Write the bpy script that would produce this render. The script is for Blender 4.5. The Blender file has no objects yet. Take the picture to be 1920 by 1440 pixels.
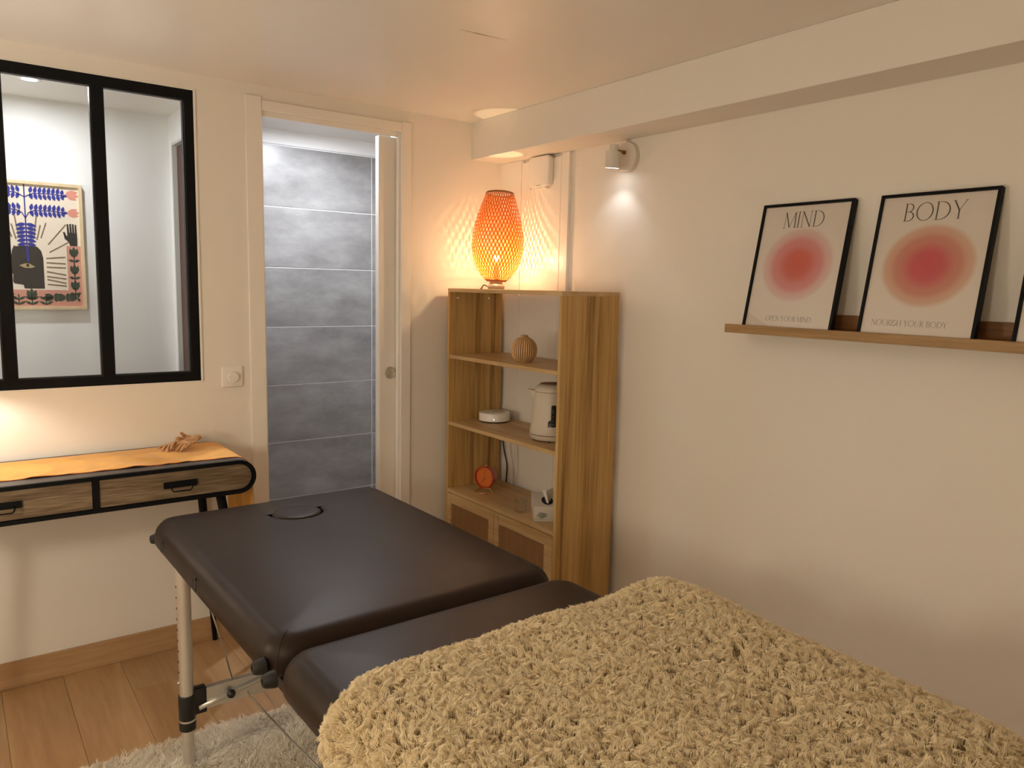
import bpy, bmesh, math, random
import numpy as np
from mathutils import Vector, Matrix
random.seed(7); RNG = np.random.default_rng(7)
SC = bpy.context.scene
COL = SC.collection
PI = math.pi

# ------------------------------------------------------------------ camera, world, exposure
cam_data = bpy.data.cameras.new('camera')
cam_data.sensor_fit = 'HORIZONTAL'; cam_data.sensor_width = 36.0
cam_data.lens = 1428.87 / 1920 * 36.0
cam_data.clip_start = 0.02
cam = bpy.data.objects.new('camera', cam_data); COL.objects.link(cam)
_r = Vector((0.8042367, -0.5939077, 0.0218406)); _u = Vector((0.0572128, 0.1139485, 0.9918379)); _f = Vector((0.5915488, 0.7964229, -0.1256209))
_m = Matrix((_r, _u, -_f)).transposed().to_4x4(); _m.translation = Vector((-2.1902, -3.05196, 1.43))
cam.matrix_world = _m
SC.camera = cam
SC.view_settings.view_transform = 'Standard'; SC.view_settings.look = 'None'
SC.view_settings.gamma = 1.0; SC.view_settings.use_curve_mapping = False
SC.view_settings.exposure = 0.0
SC.cycles.use_denoising = True
SC.cycles.max_bounces = 10; SC.cycles.diffuse_bounces = 6; SC.cycles.transparent_max_bounces = 12
SC.cycles.sample_clamp_indirect = 6.0
world = bpy.data.worlds.new('world'); SC.world = world; world.use_nodes = True
world.node_tree.nodes['Background'].inputs[0].default_value = (1.0, 0.85, 0.7, 1)
world.node_tree.nodes['Background'].inputs[1].default_value = 0.02

WARM = (1.0, 0.66, 0.36); SOFT = (1.0, 0.89, 0.70); NEUT = (1.0, 0.93, 0.86); COOL = (0.90, 0.94, 1.0)
P_RATTAN = 7.2        # emission strength scale of the rattan lamp's bulb
P_SCONCE = 1.25
P_HALL = 5.2
P_BATH = 13.5
P_DOME = 6.5
P_FILL = 20.0  # fill lamps added out of view: floor globe and two wall spots
P_SIDE_FILL = 19.0  # fill globe added out of view on the left

# ------------------------------------------------------------------ materials
MATS = {}
def nt(name):
    m = bpy.data.materials.new(name); m.use_nodes = True; MATS[name] = m
    n = m.node_tree.nodes; l = m.node_tree.links
    return m, n, l, n['Principled BSDF']
def _lin(c):
    return tuple(c) + (1.0,)
def plain(name, color, rough=0.5, metal=0.0, spec=0.5, var=0.06, vscale=8.0, bump=0.0, bscale=60.0, coat=0.0, sheen=0.0):
    """a colour with soft procedural variation and optional fine relief"""
    m, n, l, b = nt(name)
    tc = n.new('ShaderNodeTexCoord')
    no = n.new('ShaderNodeTexNoise'); no.inputs['Scale'].default_value = vscale; no.inputs['Detail'].default_value = 4
    l.new(tc.outputs['Object'], no.inputs['Vector'])
    ra = n.new('ShaderNodeValToRGB')
    ra.color_ramp.elements[0].position = 0.3; ra.color_ramp.elements[1].position = 0.7
    ra.color_ramp.elements[0].color = _lin([max(0, c * (1 - var)) for c in color])
    ra.color_ramp.elements[1].color = _lin([min(1, c * (1 + var)) for c in color])
    l.new(no.outputs['Fac'], ra.inputs[0]); l.new(ra.outputs[0], b.inputs['Base Color'])
    b.inputs['Roughness'].default_value = rough; b.inputs['Metallic'].default_value = metal
    b.inputs['Specular IOR Level'].default_value = spec; b.inputs['Coat Weight'].default_value = coat
    if sheen: b.inputs['Sheen Weight'].default_value = sheen
    if bump:
        n2 = n.new('ShaderNodeTexNoise'); n2.inputs['Scale'].default_value = bscale; n2.inputs['Detail'].default_value = 3
        l.new(tc.outputs['Object'], n2.inputs['Vector'])
        bp = n.new('ShaderNodeBump'); bp.inputs['Strength'].default_value = bump; bp.inputs['Distance'].default_value = 0.004
        l.new(n2.outputs['Fac'], bp.inputs['Height']); l.new(bp.outputs[0], b.inputs['Normal'])
    return m
def wood(name, dark, mid, light, axis=2, stretch=0.06, scale=26.0, rough=0.5, knots=0.0, rnd=False, spec=0.4, fine=1.0):
    """wood with grain along one object axis, streaks, and optional knots"""
    m, n, l, b = nt(name)
    tc = n.new('ShaderNodeTexCoord'); mp = n.new('ShaderNodeMapping')
    s = [1.0, 1.0, 1.0]; s[axis] = stretch
    mp.inputs['Scale'].default_value = s
    src = tc.outputs['Object']
    if rnd:
        oi = n.new('ShaderNodeObjectInfo'); ad = n.new('ShaderNodeVectorMath'); ad.operation = 'ADD'
        mu = n.new('ShaderNodeMath'); mu.operation = 'MULTIPLY'; mu.inputs[1].default_value = 37.0
        l.new(oi.outputs['Random'], mu.inputs[0]); l.new(src, ad.inputs[0]); l.new(mu.outputs[0], ad.inputs[1]); src = ad.outputs[0]
    l.new(src, mp.inputs['Vector'])
    big = n.new('ShaderNodeTexNoise'); big.inputs['Scale'].default_value = scale; big.inputs['Detail'].default_value = 3; big.inputs['Distortion'].default_value = 0.6
    l.new(mp.outputs[0], big.inputs['Vector'])
    fin = n.new('ShaderNodeTexNoise'); fin.inputs['Scale'].default_value = scale * 7; fin.inputs['Detail'].default_value = 5
    l.new(mp.outputs[0], fin.inputs['Vector'])
    mx = n.new('ShaderNodeMix'); mx.data_type = 'FLOAT'; mx.inputs[0].default_value = 0.35 * fine
    l.new(big.outputs['Fac'], mx.inputs[2]); l.new(fin.outputs['Fac'], mx.inputs[3])
    ra = n.new('ShaderNodeValToRGB'); e = ra.color_ramp.elements
    e[0].position = 0.33; e[0].color = _lin(dark); e[1].position = 0.68; e[1].color = _lin(light)
    mid_e = e.new(0.5); mid_e.color = _lin(mid)
    l.new(mx.outputs[0], ra.inputs[0])
    out = ra.outputs[0]
    if knots:
        mp2 = n.new('ShaderNodeMapping'); s2 = [1.0, 1.0, 1.0]; s2[axis] = 0.55; s2[1 if axis == 2 else 2] = 0.0
        mp2.inputs['Scale'].default_value = s2; l.new(src, mp2.inputs['Vector'])
        vo = n.new('ShaderNodeTexVoronoi'); vo.inputs['Scale'].default_value = knots
        l.new(mp2.outputs[0], vo.inputs['Vector'])
        kr = n.new('ShaderNodeValToRGB'); kr.color_ramp.elements[0].position = 0.018; kr.color_ramp.elements[0].color = (1, 1, 1, 1)
        kr.color_ramp.elements[1].position = 0.042; kr.color_ramp.elements[1].color = (0, 0, 0, 1)
        l.new(vo.outputs['Distance'], kr.inputs[0])
        mk = n.new('ShaderNodeMix'); mk.data_type = 'RGBA'; mk.inputs[7].default_value = _lin([c * 0.45 for c in dark])
        l.new(kr.outputs[0], mk.inputs[0]); l.new(out, mk.inputs[6]); out = mk.outputs[2]
    if rnd:
        hs = n.new('ShaderNodeHueSaturation'); mr = n.new('ShaderNodeMapRange')
        mr.inputs[3].default_value = 0.9; mr.inputs[4].default_value = 1.1
        l.new(oi.outputs['Random'], mr.inputs[0]); l.new(mr.outputs[0], hs.inputs['Value']); l.new(out, hs.inputs['Color']); out = hs.outputs[0]
    l.new(out, b.inputs['Base Color'])
    b.inputs['Roughness'].default_value = rough; b.inputs['Specular IOR Level'].default_value = spec
    bp = n.new('ShaderNodeBump'); bp.inputs['Strength'].default_value = 0.12; bp.inputs['Distance'].default_value = 0.002
    l.new(fin.outputs['Fac'], bp.inputs['Height']); l.new(bp.outputs[0], b.inputs['Normal'])
    return m
def glow(name, color, strength):
    m, n, l, b = nt(name)
    b.inputs['Base Color'].default_value = (0.8, 0.8, 0.8, 1)
    b.inputs['Emission Color'].default_value = _lin(color); b.inputs['Emission Strength'].default_value = strength
    return m
def pane(name, tint=(0.96, 0.98, 0.97), refl=1.0):
    m, n, l, b = nt(name)
    n.remove(b)
    tr = n.new('ShaderNodeBsdfTransparent'); tr.inputs[0].default_value = _lin(tint)
    gl = n.new('ShaderNodeBsdfGlossy'); gl.inputs['Roughness'].default_value = 0.015
    fr = n.new('ShaderNodeFresnel'); ge = n.new('ShaderNodeNewGeometry'); io = n.new('ShaderNodeMapRange')
    io.inputs[3].default_value = 1.5; io.inputs[4].default_value = 1 / 1.5
    l.new(ge.outputs['Backfacing'], io.inputs[0]); l.new(io.outputs[0], fr.inputs[0])
    mu = n.new('ShaderNodeMath'); mu.operation = 'MULTIPLY'; mu.inputs[1].default_value = refl
    mx = n.new('ShaderNodeMixShader')
    l.new(fr.outputs[0], mu.inputs[0]); l.new(mu.outputs[0], mx.inputs[0]); l.new(tr.outputs[0], mx.inputs[1]); l.new(gl.outputs[0], mx.inputs[2])
    l.new(mx.outputs[0], n['Material Output'].inputs[0])
    return m
def leafy(name, color, trans, mixf):
    """thin material that lets part of the light through (bamboo strip)"""
    m, n, l, b = nt(name)
    b.inputs['Base Color'].default_value = _lin(color); b.inputs['Roughness'].default_value = 0.45
    tl = n.new('ShaderNodeBsdfTranslucent'); tl.inputs[0].default_value = _lin(trans)
    mx = n.new('ShaderNodeMixShader'); mx.inputs[0].default_value = mixf
    l.new(b.outputs[0], mx.inputs[1]); l.new(tl.outputs[0], mx.inputs[2]); l.new(mx.outputs[0], n['Material Output'].inputs[0])
    return m
def blob_print(name, paper, stops, cx, cz, rx, rz):
    """flat printed poster: a soft round colour blob on paper"""
    m, n, l, b = nt(name)
    tc = n.new('ShaderNodeTexCoord'); mp = n.new('ShaderNodeMapping'); mp.vector_type = 'TEXTURE'
    mp.inputs['Location'].default_value = (cx, 0, cz); mp.inputs['Scale'].default_value = (rx, 1000.0, rz)
    l.new(tc.outputs['Object'], mp.inputs['Vector'])
    ln = n.new('ShaderNodeVectorMath'); ln.operation = 'LENGTH'; l.new(mp.outputs[0], ln.inputs[0])
    ra = n.new('ShaderNodeValToRGB'); ra.color_ramp.interpolation = 'EASE'; e = ra.color_ramp.elements
    e[0].position = 0.0; e[0].color = _lin(stops[0][1]); e[1].position = 1.0; e[1].color = _lin(paper)
    for p, c in stops[1:]:
        k = e.new(p); k.color = _lin(c)
    l.new(ln.outputs['Value'], ra.inputs[0]); l.new(ra.outputs[0], b.inputs['Base Color'])
    b.inputs['Roughness'].default_value = 0.7
    return m
def tile_mat(name):
    m, n, l, b = nt(name)
    tc = n.new('ShaderNodeTexCoord'); oi = n.new('ShaderNodeObjectInfo')
    mu = n.new('ShaderNodeMath'); mu.operation = 'MULTIPLY'; mu.inputs[1].default_value = 23.0
    ad = n.new('ShaderNodeVectorMath'); ad.operation = 'ADD'
    l.new(oi.outputs['Random'], mu.inputs[0]); l.new(tc.outputs['Object'], ad.inputs[0]); l.new(mu.outputs[0], ad.inputs[1])
    a = n.new('ShaderNodeTexNoise'); a.inputs['Scale'].default_value = 5.0; a.inputs['Detail'].default_value = 8; a.inputs['Roughness'].default_value = 0.65
    mp = n.new('ShaderNodeMapping'); mp.inputs['Scale'].default_value = (0.6, 1, 1.3)
    l.new(ad.outputs[0], mp.inputs['Vector']); l.new(mp.outputs[0], a.inputs['Vector'])
    ra = n.new('ShaderNodeValToRGB'); e = ra.color_ramp.elements
    e[0].position = 0.3; e[0].color = (0.185, 0.180, 0.180, 1); e[1].position = 0.72; e[1].color = (0.40, 0.395, 0.40, 1)
    l.new(a.outputs['Fac'], ra.inputs[0]); l.new(ra.outputs[0], b.inputs['Base Color'])
    b.inputs['Roughness'].default_value = 0.33
    return m

plain('wall_paint', (0.80, 0.755, 0.69), 0.62, var=0.012, vscale=2.5, bump=0.04, bscale=180, spec=0.35)
plain('ceiling_paint', (0.84, 0.80, 0.745), 0.36, var=0.01, vscale=2, bump=0.04, bscale=220, spec=0.3)
plain('hall_paint', (0.83, 0.83, 0.84), 0.6, var=0.01, vscale=2, spec=0.3)
plain('trim_paint', (0.83, 0.79, 0.73), 0.38, var=0.01, spec=0.45)
plain('white_plastic', (0.82, 0.79, 0.74), 0.32, var=0.01)
plain('white_gloss', (0.85, 0.82, 0.78), 0.18, var=0.01)
plain('black_metal', (0.006, 0.006, 0.007), 0.5, var=0.05, spec=0.12)
plain('console_shell', (0.052, 0.046, 0.043), 0.42, var=0.08, bump=0.1, bscale=90)
plain('black_plastic', (0.012, 0.011, 0.011), 0.38, var=0.05, spec=0.45)
plain('rubber', (0.012, 0.011, 0.010), 0.55, var=0.05, spec=0.4)
plain('leather', (0.020, 0.0125, 0.0095), 0.43, var=0.10, vscale=5, bump=0.05, bscale=420, spec=0.18)
MATS['leather'].node_tree.nodes['Principled BSDF'].inputs['Specular Tint'].default_value = (1.0, 0.84, 0.72, 1)
plain('leather_dark', (0.013, 0.010, 0.009), 0.5, var=0.1)
plain('aluminium', (0.70, 0.67, 0.62), 0.38, metal=0.85, var=0.03, vscale=40)
plain('steel', (0.60, 0.57, 0.52), 0.28, metal=1.0, var=0.03)
plain('brass', (0.78, 0.52, 0.22), 0.25, metal=1.0, var=0.05)
plain('old_brass', (0.30, 0.19, 0.07), 0.35, metal=1.0, var=0.05)
plain('satin_nickel', (0.62, 0.58, 0.52), 0.35, metal=0.6, var=0.02)
plain('spot_cap', (0.66, 0.62, 0.56), 0.45, var=0.02)
plain('dark_gap', (0.010, 0.008, 0.006), 0.9, var=0.1)
plain('mark_grey', (0.16, 0.15, 0.14), 0.8, var=0.05)  # even dark grey of the ceiling crack and the vent's small mark
plain('ochre_cloth', (0.70, 0.325, 0.03), 0.75, var=0.08, vscale=16, bump=0.12, bscale=500, sheen=0.2)
plain('ochre_shadow', (0.30, 0.06, 0.02), 0.8, var=0.1)
plain('blanket_base', (0.20, 0.14, 0.075), 0.95, var=0.15, vscale=50)  # darker than the pile: shade between tufts put into the ground colour
plain('rug_base', (0.58, 0.51, 0.42), 0.95, var=0.15, vscale=50)
plain('clock_orange', (0.42, 0.038, 0.005), 0.3, var=0.05, coat=0.5)
plain('clock_face', (0.62, 0.15, 0.010), 0.4, var=0.05)
plain('cream_plastic', (0.60, 0.53, 0.43), 0.42, var=0.02)
plain('kettle_window', (0.62, 0.55, 0.45), 0.15, var=0.02)
plain('kettle_lid', (0.30, 0.20, 0.14), 0.5, var=0.05)
plain('vase_clay', (0.50, 0.27, 0.11), 0.55, var=0.18, vscale=20)
plain('vase_groove', (0.20, 0.085, 0.03), 0.8, var=0.15)
plain('carton', (0.72, 0.69, 0.63), 0.6, var=0.02)
plain('carton_motif', (0.30, 0.36, 0.33), 0.6, var=0.25, vscale=60)
plain('tissue', (0.84, 0.81, 0.76), 0.85, var=0.02)
plain('black_cable', (0.012, 0.012, 0.012), 0.5, var=0.02)
plain('white_cable', (0.70, 0.66, 0.60), 0.5, var=0.02)
plain('brown_cable', (0.09, 0.05, 0.03), 0.5, var=0.05)
plain('door_red', (0.07, 0.022, 0.018), 0.45, var=0.08)
plain('jamb_grey', (0.60, 0.60, 0.60), 0.5, var=0.02)
plain('grout', (0.80, 0.81, 0.83), 0.8, var=0.02)
plain('ink', (0.035, 0.022, 0.020), 0.7, var=0.05)
plain('poster_paper', (0.76, 0.69, 0.615), 0.7, var=0.01)
plain('art_paper', (0.80, 0.69, 0.57), 0.7, var=0.03, vscale=12)
plain('art_blue', (0.012, 0.020, 0.27), 0.7, var=0.15, vscale=40)
plain('art_black', (0.014, 0.012, 0.012), 0.7, var=0.1)
plain('art_pink', (0.60, 0.27, 0.21), 0.7, var=0.05, vscale=30)
plain('art_rose', (0.66, 0.26, 0.20), 0.7, var=0.05, vscale=30)
plain('art_green', (0.020, 0.045, 0.028), 0.7, var=0.1)
plain('art_taupe', (0.20, 0.14, 0.085), 0.8, var=0.3, vscale=120)
plain('art_gold', (0.42, 0.31, 0.16), 0.7, var=0.1)
wood('shelf_wood', (0.20, 0.105, 0.028), (0.47, 0.285, 0.095), (0.62, 0.425, 0.185), axis=2, stretch=0.03, scale=21, knots=4.6, rough=0.48)
wood('shelf_wood_flat', (0.38, 0.235, 0.10), (0.51, 0.345, 0.165), (0.61, 0.44, 0.235), axis=1, stretch=0.05, scale=20, knots=4.0, rough=0.45)
wood('oak_floor', (0.33, 0.185, 0.085), (0.41, 0.245, 0.120), (0.48, 0.31, 0.165), axis=1, stretch=0.09, scale=9, knots=0, rough=0.42, rnd=True)
wood('oak_skirting', (0.33, 0.185, 0.085), (0.41, 0.245, 0.120), (0.48, 0.31, 0.165), axis=0, stretch=0.08, scale=18, rough=0.5)
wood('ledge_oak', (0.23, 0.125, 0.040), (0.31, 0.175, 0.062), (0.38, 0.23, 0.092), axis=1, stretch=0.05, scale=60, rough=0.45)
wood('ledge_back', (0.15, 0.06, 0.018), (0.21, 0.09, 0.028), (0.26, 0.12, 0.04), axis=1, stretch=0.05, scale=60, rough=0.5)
wood('grey_wood', (0.075, 0.046, 0.024), (0.17, 0.115, 0.066), (0.30, 0.225, 0.145), axis=0, stretch=0.05, scale=36, rough=0.6, fine=1.6)
wood('pale_pine', (0.58, 0.42, 0.25), (0.68, 0.52, 0.33), (0.76, 0.61, 0.42), axis=2, stretch=0.1, scale=40, rough=0.5)
wood('hand_wood', (0.34, 0.17, 0.07), (0.50, 0.28, 0.13), (0.60, 0.37, 0.19), axis=0, stretch=0.2, scale=90, rough=0.42)
leafy('bamboo', (0.40, 0.13, 0.016), (0.74, 0.115, 0.006), 0.22)
leafy('bamboo_rim', (0.36, 0.17, 0.05), (0.5, 0.18, 0.03), 0.25)
leafy('cane', (0.40, 0.22, 0.10), (0.3, 0.16, 0.07), 0.15)
plain('lamp_foot', (0.48, 0.40, 0.30), 0.38, metal=0.3, var=0.03)
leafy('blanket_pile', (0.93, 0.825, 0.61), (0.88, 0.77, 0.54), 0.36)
leafy('rug_pile', (0.95, 0.90, 0.82), (0.93, 0.87, 0.77), 0.42)
pane('clear_pane'); pane('poster_glass', (0.985, 0.985, 0.985), 1.3); pane('tumbler_glass', (0.99, 0.99, 0.99), 0.7)
PAPER = (0.76, 0.69, 0.615)
blob_print('mind_print', PAPER, [(0, (0.62, 0.080, 0.045)), (0.25, (0.62, 0.095, 0.065)), (0.6, (0.66, 0.24, 0.23)), (0.85, (0.71, 0.50, 0.47))], 0.0, 0.215, 0.128, 0.122)
blob_print('body_print', PAPER, [(0, (0.60, 0.050, 0.065)), (0.28, (0.60, 0.065, 0.09)), (0.62, (0.60, 0.23, 0.17)), (0.84, (0.66, 0.40, 0.29))], 0.004, 0.208, 0.130, 0.120)
blob_print('third_print', PAPER, [(0, (0.66, 0.22, 0.08)), (0.4, (0.66, 0.26, 0.12)), (0.8, (0.70, 0.48, 0.33))], 0.0, 0.215, 0.128, 0.122)
tile_mat('concrete_tile')

# ------------------------------------------------------------------ mesh helpers
class MB:
    """collects shapes (world coordinates unless stated) and becomes ONE mesh object"""
    def __init__(s): s.v = []; s.f = []; s.mi = []; s.cur = 0
    def add(s, vs, fs):
        o = len(s.v); s.v += [tuple(p) for p in vs]
        for f in fs: s.f.append(tuple(i + o for i in f)); s.mi.append(s.cur)
        return s
    def box(s, x0, x1, y0, y1, z0, z1):
        x0, x1 = min(x0, x1), max(x0, x1); y0, y1 = min(y0, y1), max(y0, y1); z0, z1 = min(z0, z1), max(z0, z1)
        return s.add([(x0, y0, z0), (x1, y0, z0), (x1, y1, z0), (x0, y1, z0), (x0, y0, z1), (x1, y0, z1), (x1, y1, z1), (x0, y1, z1)],
                     [(0, 3, 2, 1), (4, 5, 6, 7), (0, 1, 5, 4), (1, 2, 6, 5), (2, 3, 7, 6), (3, 0, 4, 7)])
    def tube(s, pts, rad, n=10, caps=True, flat=1.0):
        pts = [Vector(p) for p in pts]; k = len(pts)
        rad = rad if isinstance(rad, (list, tuple)) else [rad] * k
        d0 = (pts[1] - pts[0]).normalized()
        up = Vector((0, 0, 1)) if abs(d0.z) < 0.9 else Vector((1, 0, 0))
        u = (up - d0 * up.dot(d0)).normalized()
        vs = []
        for i in range(k):
            d = ((pts[min(i + 1, k - 1)] - pts[max(i - 1, 0)])).normalized()
            u = (u - d * u.dot(d)).normalized(); w = d.cross(u)
            for j in range(n):
                a = 2 * PI * j / n
                vs.append(pts[i] + u * (math.cos(a) * rad[i] * flat) + w * (math.sin(a) * rad[i]))
        fs = [(i * n + j, i * n + (j + 1) % n, (i + 1) * n + (j + 1) % n, (i + 1) * n + j) for i in range(k - 1) for j in range(n)]
        if caps: fs += [tuple(reversed(range(n))), tuple(range((k - 1) * n, k * n))]
        return s.add(vs, fs)
    def cord(s, pts, rad, n=8):
        pts = [Vector(p) for p in pts]
        for _ in range(3):
            q = [pts[0]]
            for a, b in zip(pts[:-1], pts[1:]): q += [a.lerp(b, 0.25), a.lerp(b, 0.75)]
            pts = q + [pts[-1]]
        return s.tube(pts, rad, n)
    def cyl(s, p0, p1, r, r1=None, n=24): return s.tube([p0, p1], [r, r if r1 is None else r1], n)
    def lathe(s, prof, c=(0, 0, 0), axis=(0, 0, 1), n=40, caps=True, mod=None):
        """prof: list of (radius, height) along the axis"""
        ax = Vector(axis).normalized(); t = Vector((0, 0, 1)) if abs(ax.z) < 0.9 else Vector((1, 0, 0))
        u = (t - ax * t.dot(ax)).normalized(); w = ax.cross(u); c = Vector(c); vs = []
        for i, (r, h) in enumerate(prof):
            for j in range(n):
                a = 2 * PI * j / n; rr = r * (mod(i, a) if mod else 1)
                vs.append(c + ax * h + u * (math.cos(a) * rr) + w * (math.sin(a) * rr))
        k = len(prof)
        fs = [(i * n + j, i * n + (j + 1) % n, (i + 1) * n + (j + 1) % n, (i + 1) * n + j) for i in range(k - 1) for j in range(n)]
        if caps:
            if prof[0][0] > 1e-6: fs.append(tuple(reversed(range(n))))
            if prof[-1][0] > 1e-6: fs.append(tuple(range((k - 1) * n, k * n)))
        return s.add(vs, fs)
    def prism(s, poly, d0, d1, to=lambda a, b, d: (a, d, b)):
        k = len(poly)
        vs = [to(a, b, d0) for a, b in poly] + [to(a, b, d1) for a, b in poly]
        fs = [tuple(range(k)), tuple(reversed(range(k, 2 * k)))] + [(i, k + i, k + (i + 1) % k, (i + 1) % k) for i in range(k)]
        return s.add(vs, fs)
    def ring_prism(s, outer, inner, d0, d1, to=lambda a, b, d: (a, d, b)):
        k = len(outer); vs = []
        for d in (d0, d1):
            vs += [to(a, b, d) for a, b in outer] + [to(a, b, d) for a, b in inner]
        fs = []
        for i in range(k):
            j = (i + 1) % k
            fs += [(i, j, k + j, k + i), (2 * k + i, 3 * k + i, 3 * k + j, 2 * k + j), (i, 2 * k + i, 2 * k + j, j), (k + i, k + j, 3 * k + j, 3 * k + i)]
        return s.add(vs, fs)
    def grid(s, P, closed_u=False):
        """P[i][j] points"""
        a, b = len(P), len(P[0]); vs = [p for row in P for p in row]
        fs = [(i * b + j, i * b + (j + 1) % b, ((i + 1) % a) * b + (j + 1) % b, ((i + 1) % a) * b + j)
              for i in range(a if closed_u else a - 1) for j in range(b - 1)]
        return s.add(vs, fs)
    def build(s, name, mats, parent=None, smooth=False, bevel=0.0, seg=2, local=False, fix=True, auto=None):
        me = bpy.data.meshes.new(name)
        base = Vector((0, 0, 0))
        if parent is not None and not local: base = root_loc(parent)
        me.from_pydata([(p[0] - base.x, p[1] - base.y, p[2] - base.z) for p in s.v], [], s.f)
        mats = mats if isinstance(mats, (list, tuple)) else [mats]
        for m in mats: me.materials.append(MATS[m])
        if len(mats) > 1: me.polygons.foreach_set('material_index', s.mi)
        if fix or bevel:
            bm = bmesh.new(); bm.from_mesh(me)
            bmesh.ops.recalc_face_normals(bm, faces=bm.faces)
            if bevel:
                es = [e for e in bm.edges if len(e.link_faces) == 2 and e.calc_face_angle(0) > 0.6]
                bmesh.ops.bevel(bm, geom=es, offset=bevel, segments=seg, profile=0.5, affect='EDGES', clamp_overlap=True)
            bm.to_mesh(me); bm.free()
        if smooth: me.polygons.foreach_set('use_smooth', [True] * len(me.polygons))
        me.update()
        if auto is not None:
            me.set_sharp_from_angle(angle=auto)
        o = bpy.data.objects.new(name, me); COL.objects.link(o)
        if parent is not None: o.parent = parent
        return o
def root_loc(o):
    while o.parent is not None: o = o.parent
    return Vector(o.location)
def tag(o, label=None, cat=None, group=None, kind=None):
    if label: o['label'] = label
    if cat: o['category'] = cat
    if group: o['group'] = group
    if kind: o['kind'] = kind
    return o
def thing(name, label, cat, loc=(0, 0, 0), group=None, rot=None):
    o = bpy.data.objects.new(name, None); COL.objects.link(o); o.empty_display_size = 0.05
    o.location = loc
    if rot: o.rotation_euler = rot
    return tag(o, label, cat, group)
def struct(name, mb, mat, **k):
    return tag(mb.build(name, mat, **k), kind='structure')
def copy_tree(o, parent=None):
    c = o.copy(); COL.objects.link(c)
    if parent is not None: c.parent = parent
    for ch in list(o.children): copy_tree(ch, c)
    return c
def add_spot(name, loc, direction, energy, color, angle, blend=0.4, radius=0.02, parent=None):
    d = bpy.data.lights.new(name, 'SPOT'); d.energy = energy; d.color = color; d.spot_size = math.radians(angle); d.spot_blend = blend
    d.shadow_soft_size = radius
    o = bpy.data.objects.new(name, d); COL.objects.link(o); o.location = loc
    o.rotation_euler = Vector(direction).to_track_quat('-Z', 'Y').to_euler()
    if parent is not None: o.parent = parent; o.location = Vector(loc) - root_loc(parent)
    return o
def stadium(cx, cz, hw, r, n=12):
    """stadium outline centred on cx,cz: half length hw (to the outer ends), radius r"""
    p = []
    for i in range(n + 1): a = -PI / 2 + PI * i / n; p.append((cx + hw - r + r * math.cos(a), cz + r * math.sin(a)))
    for i in range(n + 1): a = PI / 2 + PI * i / n; p.append((cx - hw + r + r * math.cos(a), cz + r * math.sin(a)))
    return p

# ------------------------------------------------------------------ room shell
XL, XR, YB, YF, H = -3.10, 0.0, 0.0, -4.10, 2.181
T = 0.10
WX0, WX1, WZ0, WZ1 = -2.348, -1.412, 1.047, 2.124          # window opening
DX0, DX1, DZ1 = -1.172, -0.552, 2.092                       # door opening
fl = MB().box(XL - T, XR + T, YF - T, 1.0, -0.05, -0.009)
floor = struct('floor', fl, 'dark_gap')
# oak planks laid towards the back wall, each a piece of the floor
PW, PL, G = 0.186, 1.29, 0.0004
pm = MB().box(G, PW - G, G, PL - G, -0.009, 0.0)
plank0 = pm.build('plank', 'oak_floor', floor, bevel=0.0007, seg=1)
first = True
x = -1.740 - PW * 8
k = 0
while x < XR + 0.05:
    off = -0.262 + ((k * 0.47) % 1.29 if k != 8 else 0.0)
    y = off - PL * 4
    while y < 0.09:
        if y + PL > YF - 0.05:
            o = plank0 if first else plank0.copy()
            if not first: COL.objects.link(o); o.parent = floor
            first = False
            o.location = (x, y, 0)
        y += PL
    x += PW; k += 1
ceil_ = struct('ceiling', MB().box(XL - T, XR + T, YF - T, 1.0, H, H + 0.08), 'ceiling_paint')
MB().tube([(CR_X, CR_Y, H - 0.0002) for CR_X, CR_Y in ((-0.926, -1.053), (-0.885, -1.056), (-0.862, -1.056), (-0.812, -1.062), (-0.758, -1.063))], [0.0004, 0.0012, 0.0022, 0.0010, 0.0003], 6, flat=0.2).build('hairline_crack', 'mark_grey', ceil_)
wb = MB()
wb.box(XL, WX0, 0, T, 0, H); wb.box(WX0, WX1, 0, T, 0, WZ0); wb.box(WX0, WX1, 0, T, WZ1, H)
wb.box(WX1, DX0, 0, T, 0, H); wb.box(DX0, DX1, 0, T, DZ1, H); wb.box(DX1, XR + T, 0, T, 0, H)
struct('wall_back', wb, 'wall_paint')
struct('wall_right', MB().box(0, T, YF, 0, 0, H), 'wall_paint')
struct('wall_left', MB().box(XL - T, XL, YF, 1.0, 0, H), 'wall_paint')
struct('wall_front', MB().box(XL, XR, YF - T, YF, 0, H), 'wall_paint')
# dropped beam along the right wall
struct('beam', MB().box(-0.186, 0.0, YF, 0.0, 2.013, H), 'wall_paint', bevel=0.003)
# hall behind the window, bathroom behind the door
struct('wall_hall', MB().box(XL, -1.24, 0.86, 0.96, 0, H), 'hall_paint')
wp = MB()
wp.box(-1.31, -1.24, 0.812, 0.86, 0, H); wp.box(-1.31, -1.24, 0.10, 0.812, 2.055, H); wp.box(-1.31, -1.24, 0.10, 0.16, 0, 2.055)
struct('wall_partition', wp, 'hall_paint')
d3 = struct('door_3', MB().box(-1.291, -1.255, 0.161, 0.799, 0, 2.042), 'door_red', bevel=0.002)
tag(MB().box(-1.312, -1.290, 0.800, 0.812, 0, 2.055).build('door_jamb', 'jamb_grey', d3, bevel=0.001))
tag(MB().box(-1.312, -1.290, 0.16, 0.800, 2.043, 2.055).build('door_head', 'jamb_grey', d3, bevel=0.001))
wbath = struct('wall_bathroom', MB().box(-1.20, 0.30, 0.8012, 0.96, 0, H), 'grout')
struct('wall_bathroom_side', MB().box(0.30, 0.40, 0.10, 0.96, 0, H), 'hall_paint')
struct('trim_1', MB().box(-1.20, 0.30, 0.792, 0.808, 2.112, H), 'hall_paint')
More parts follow.
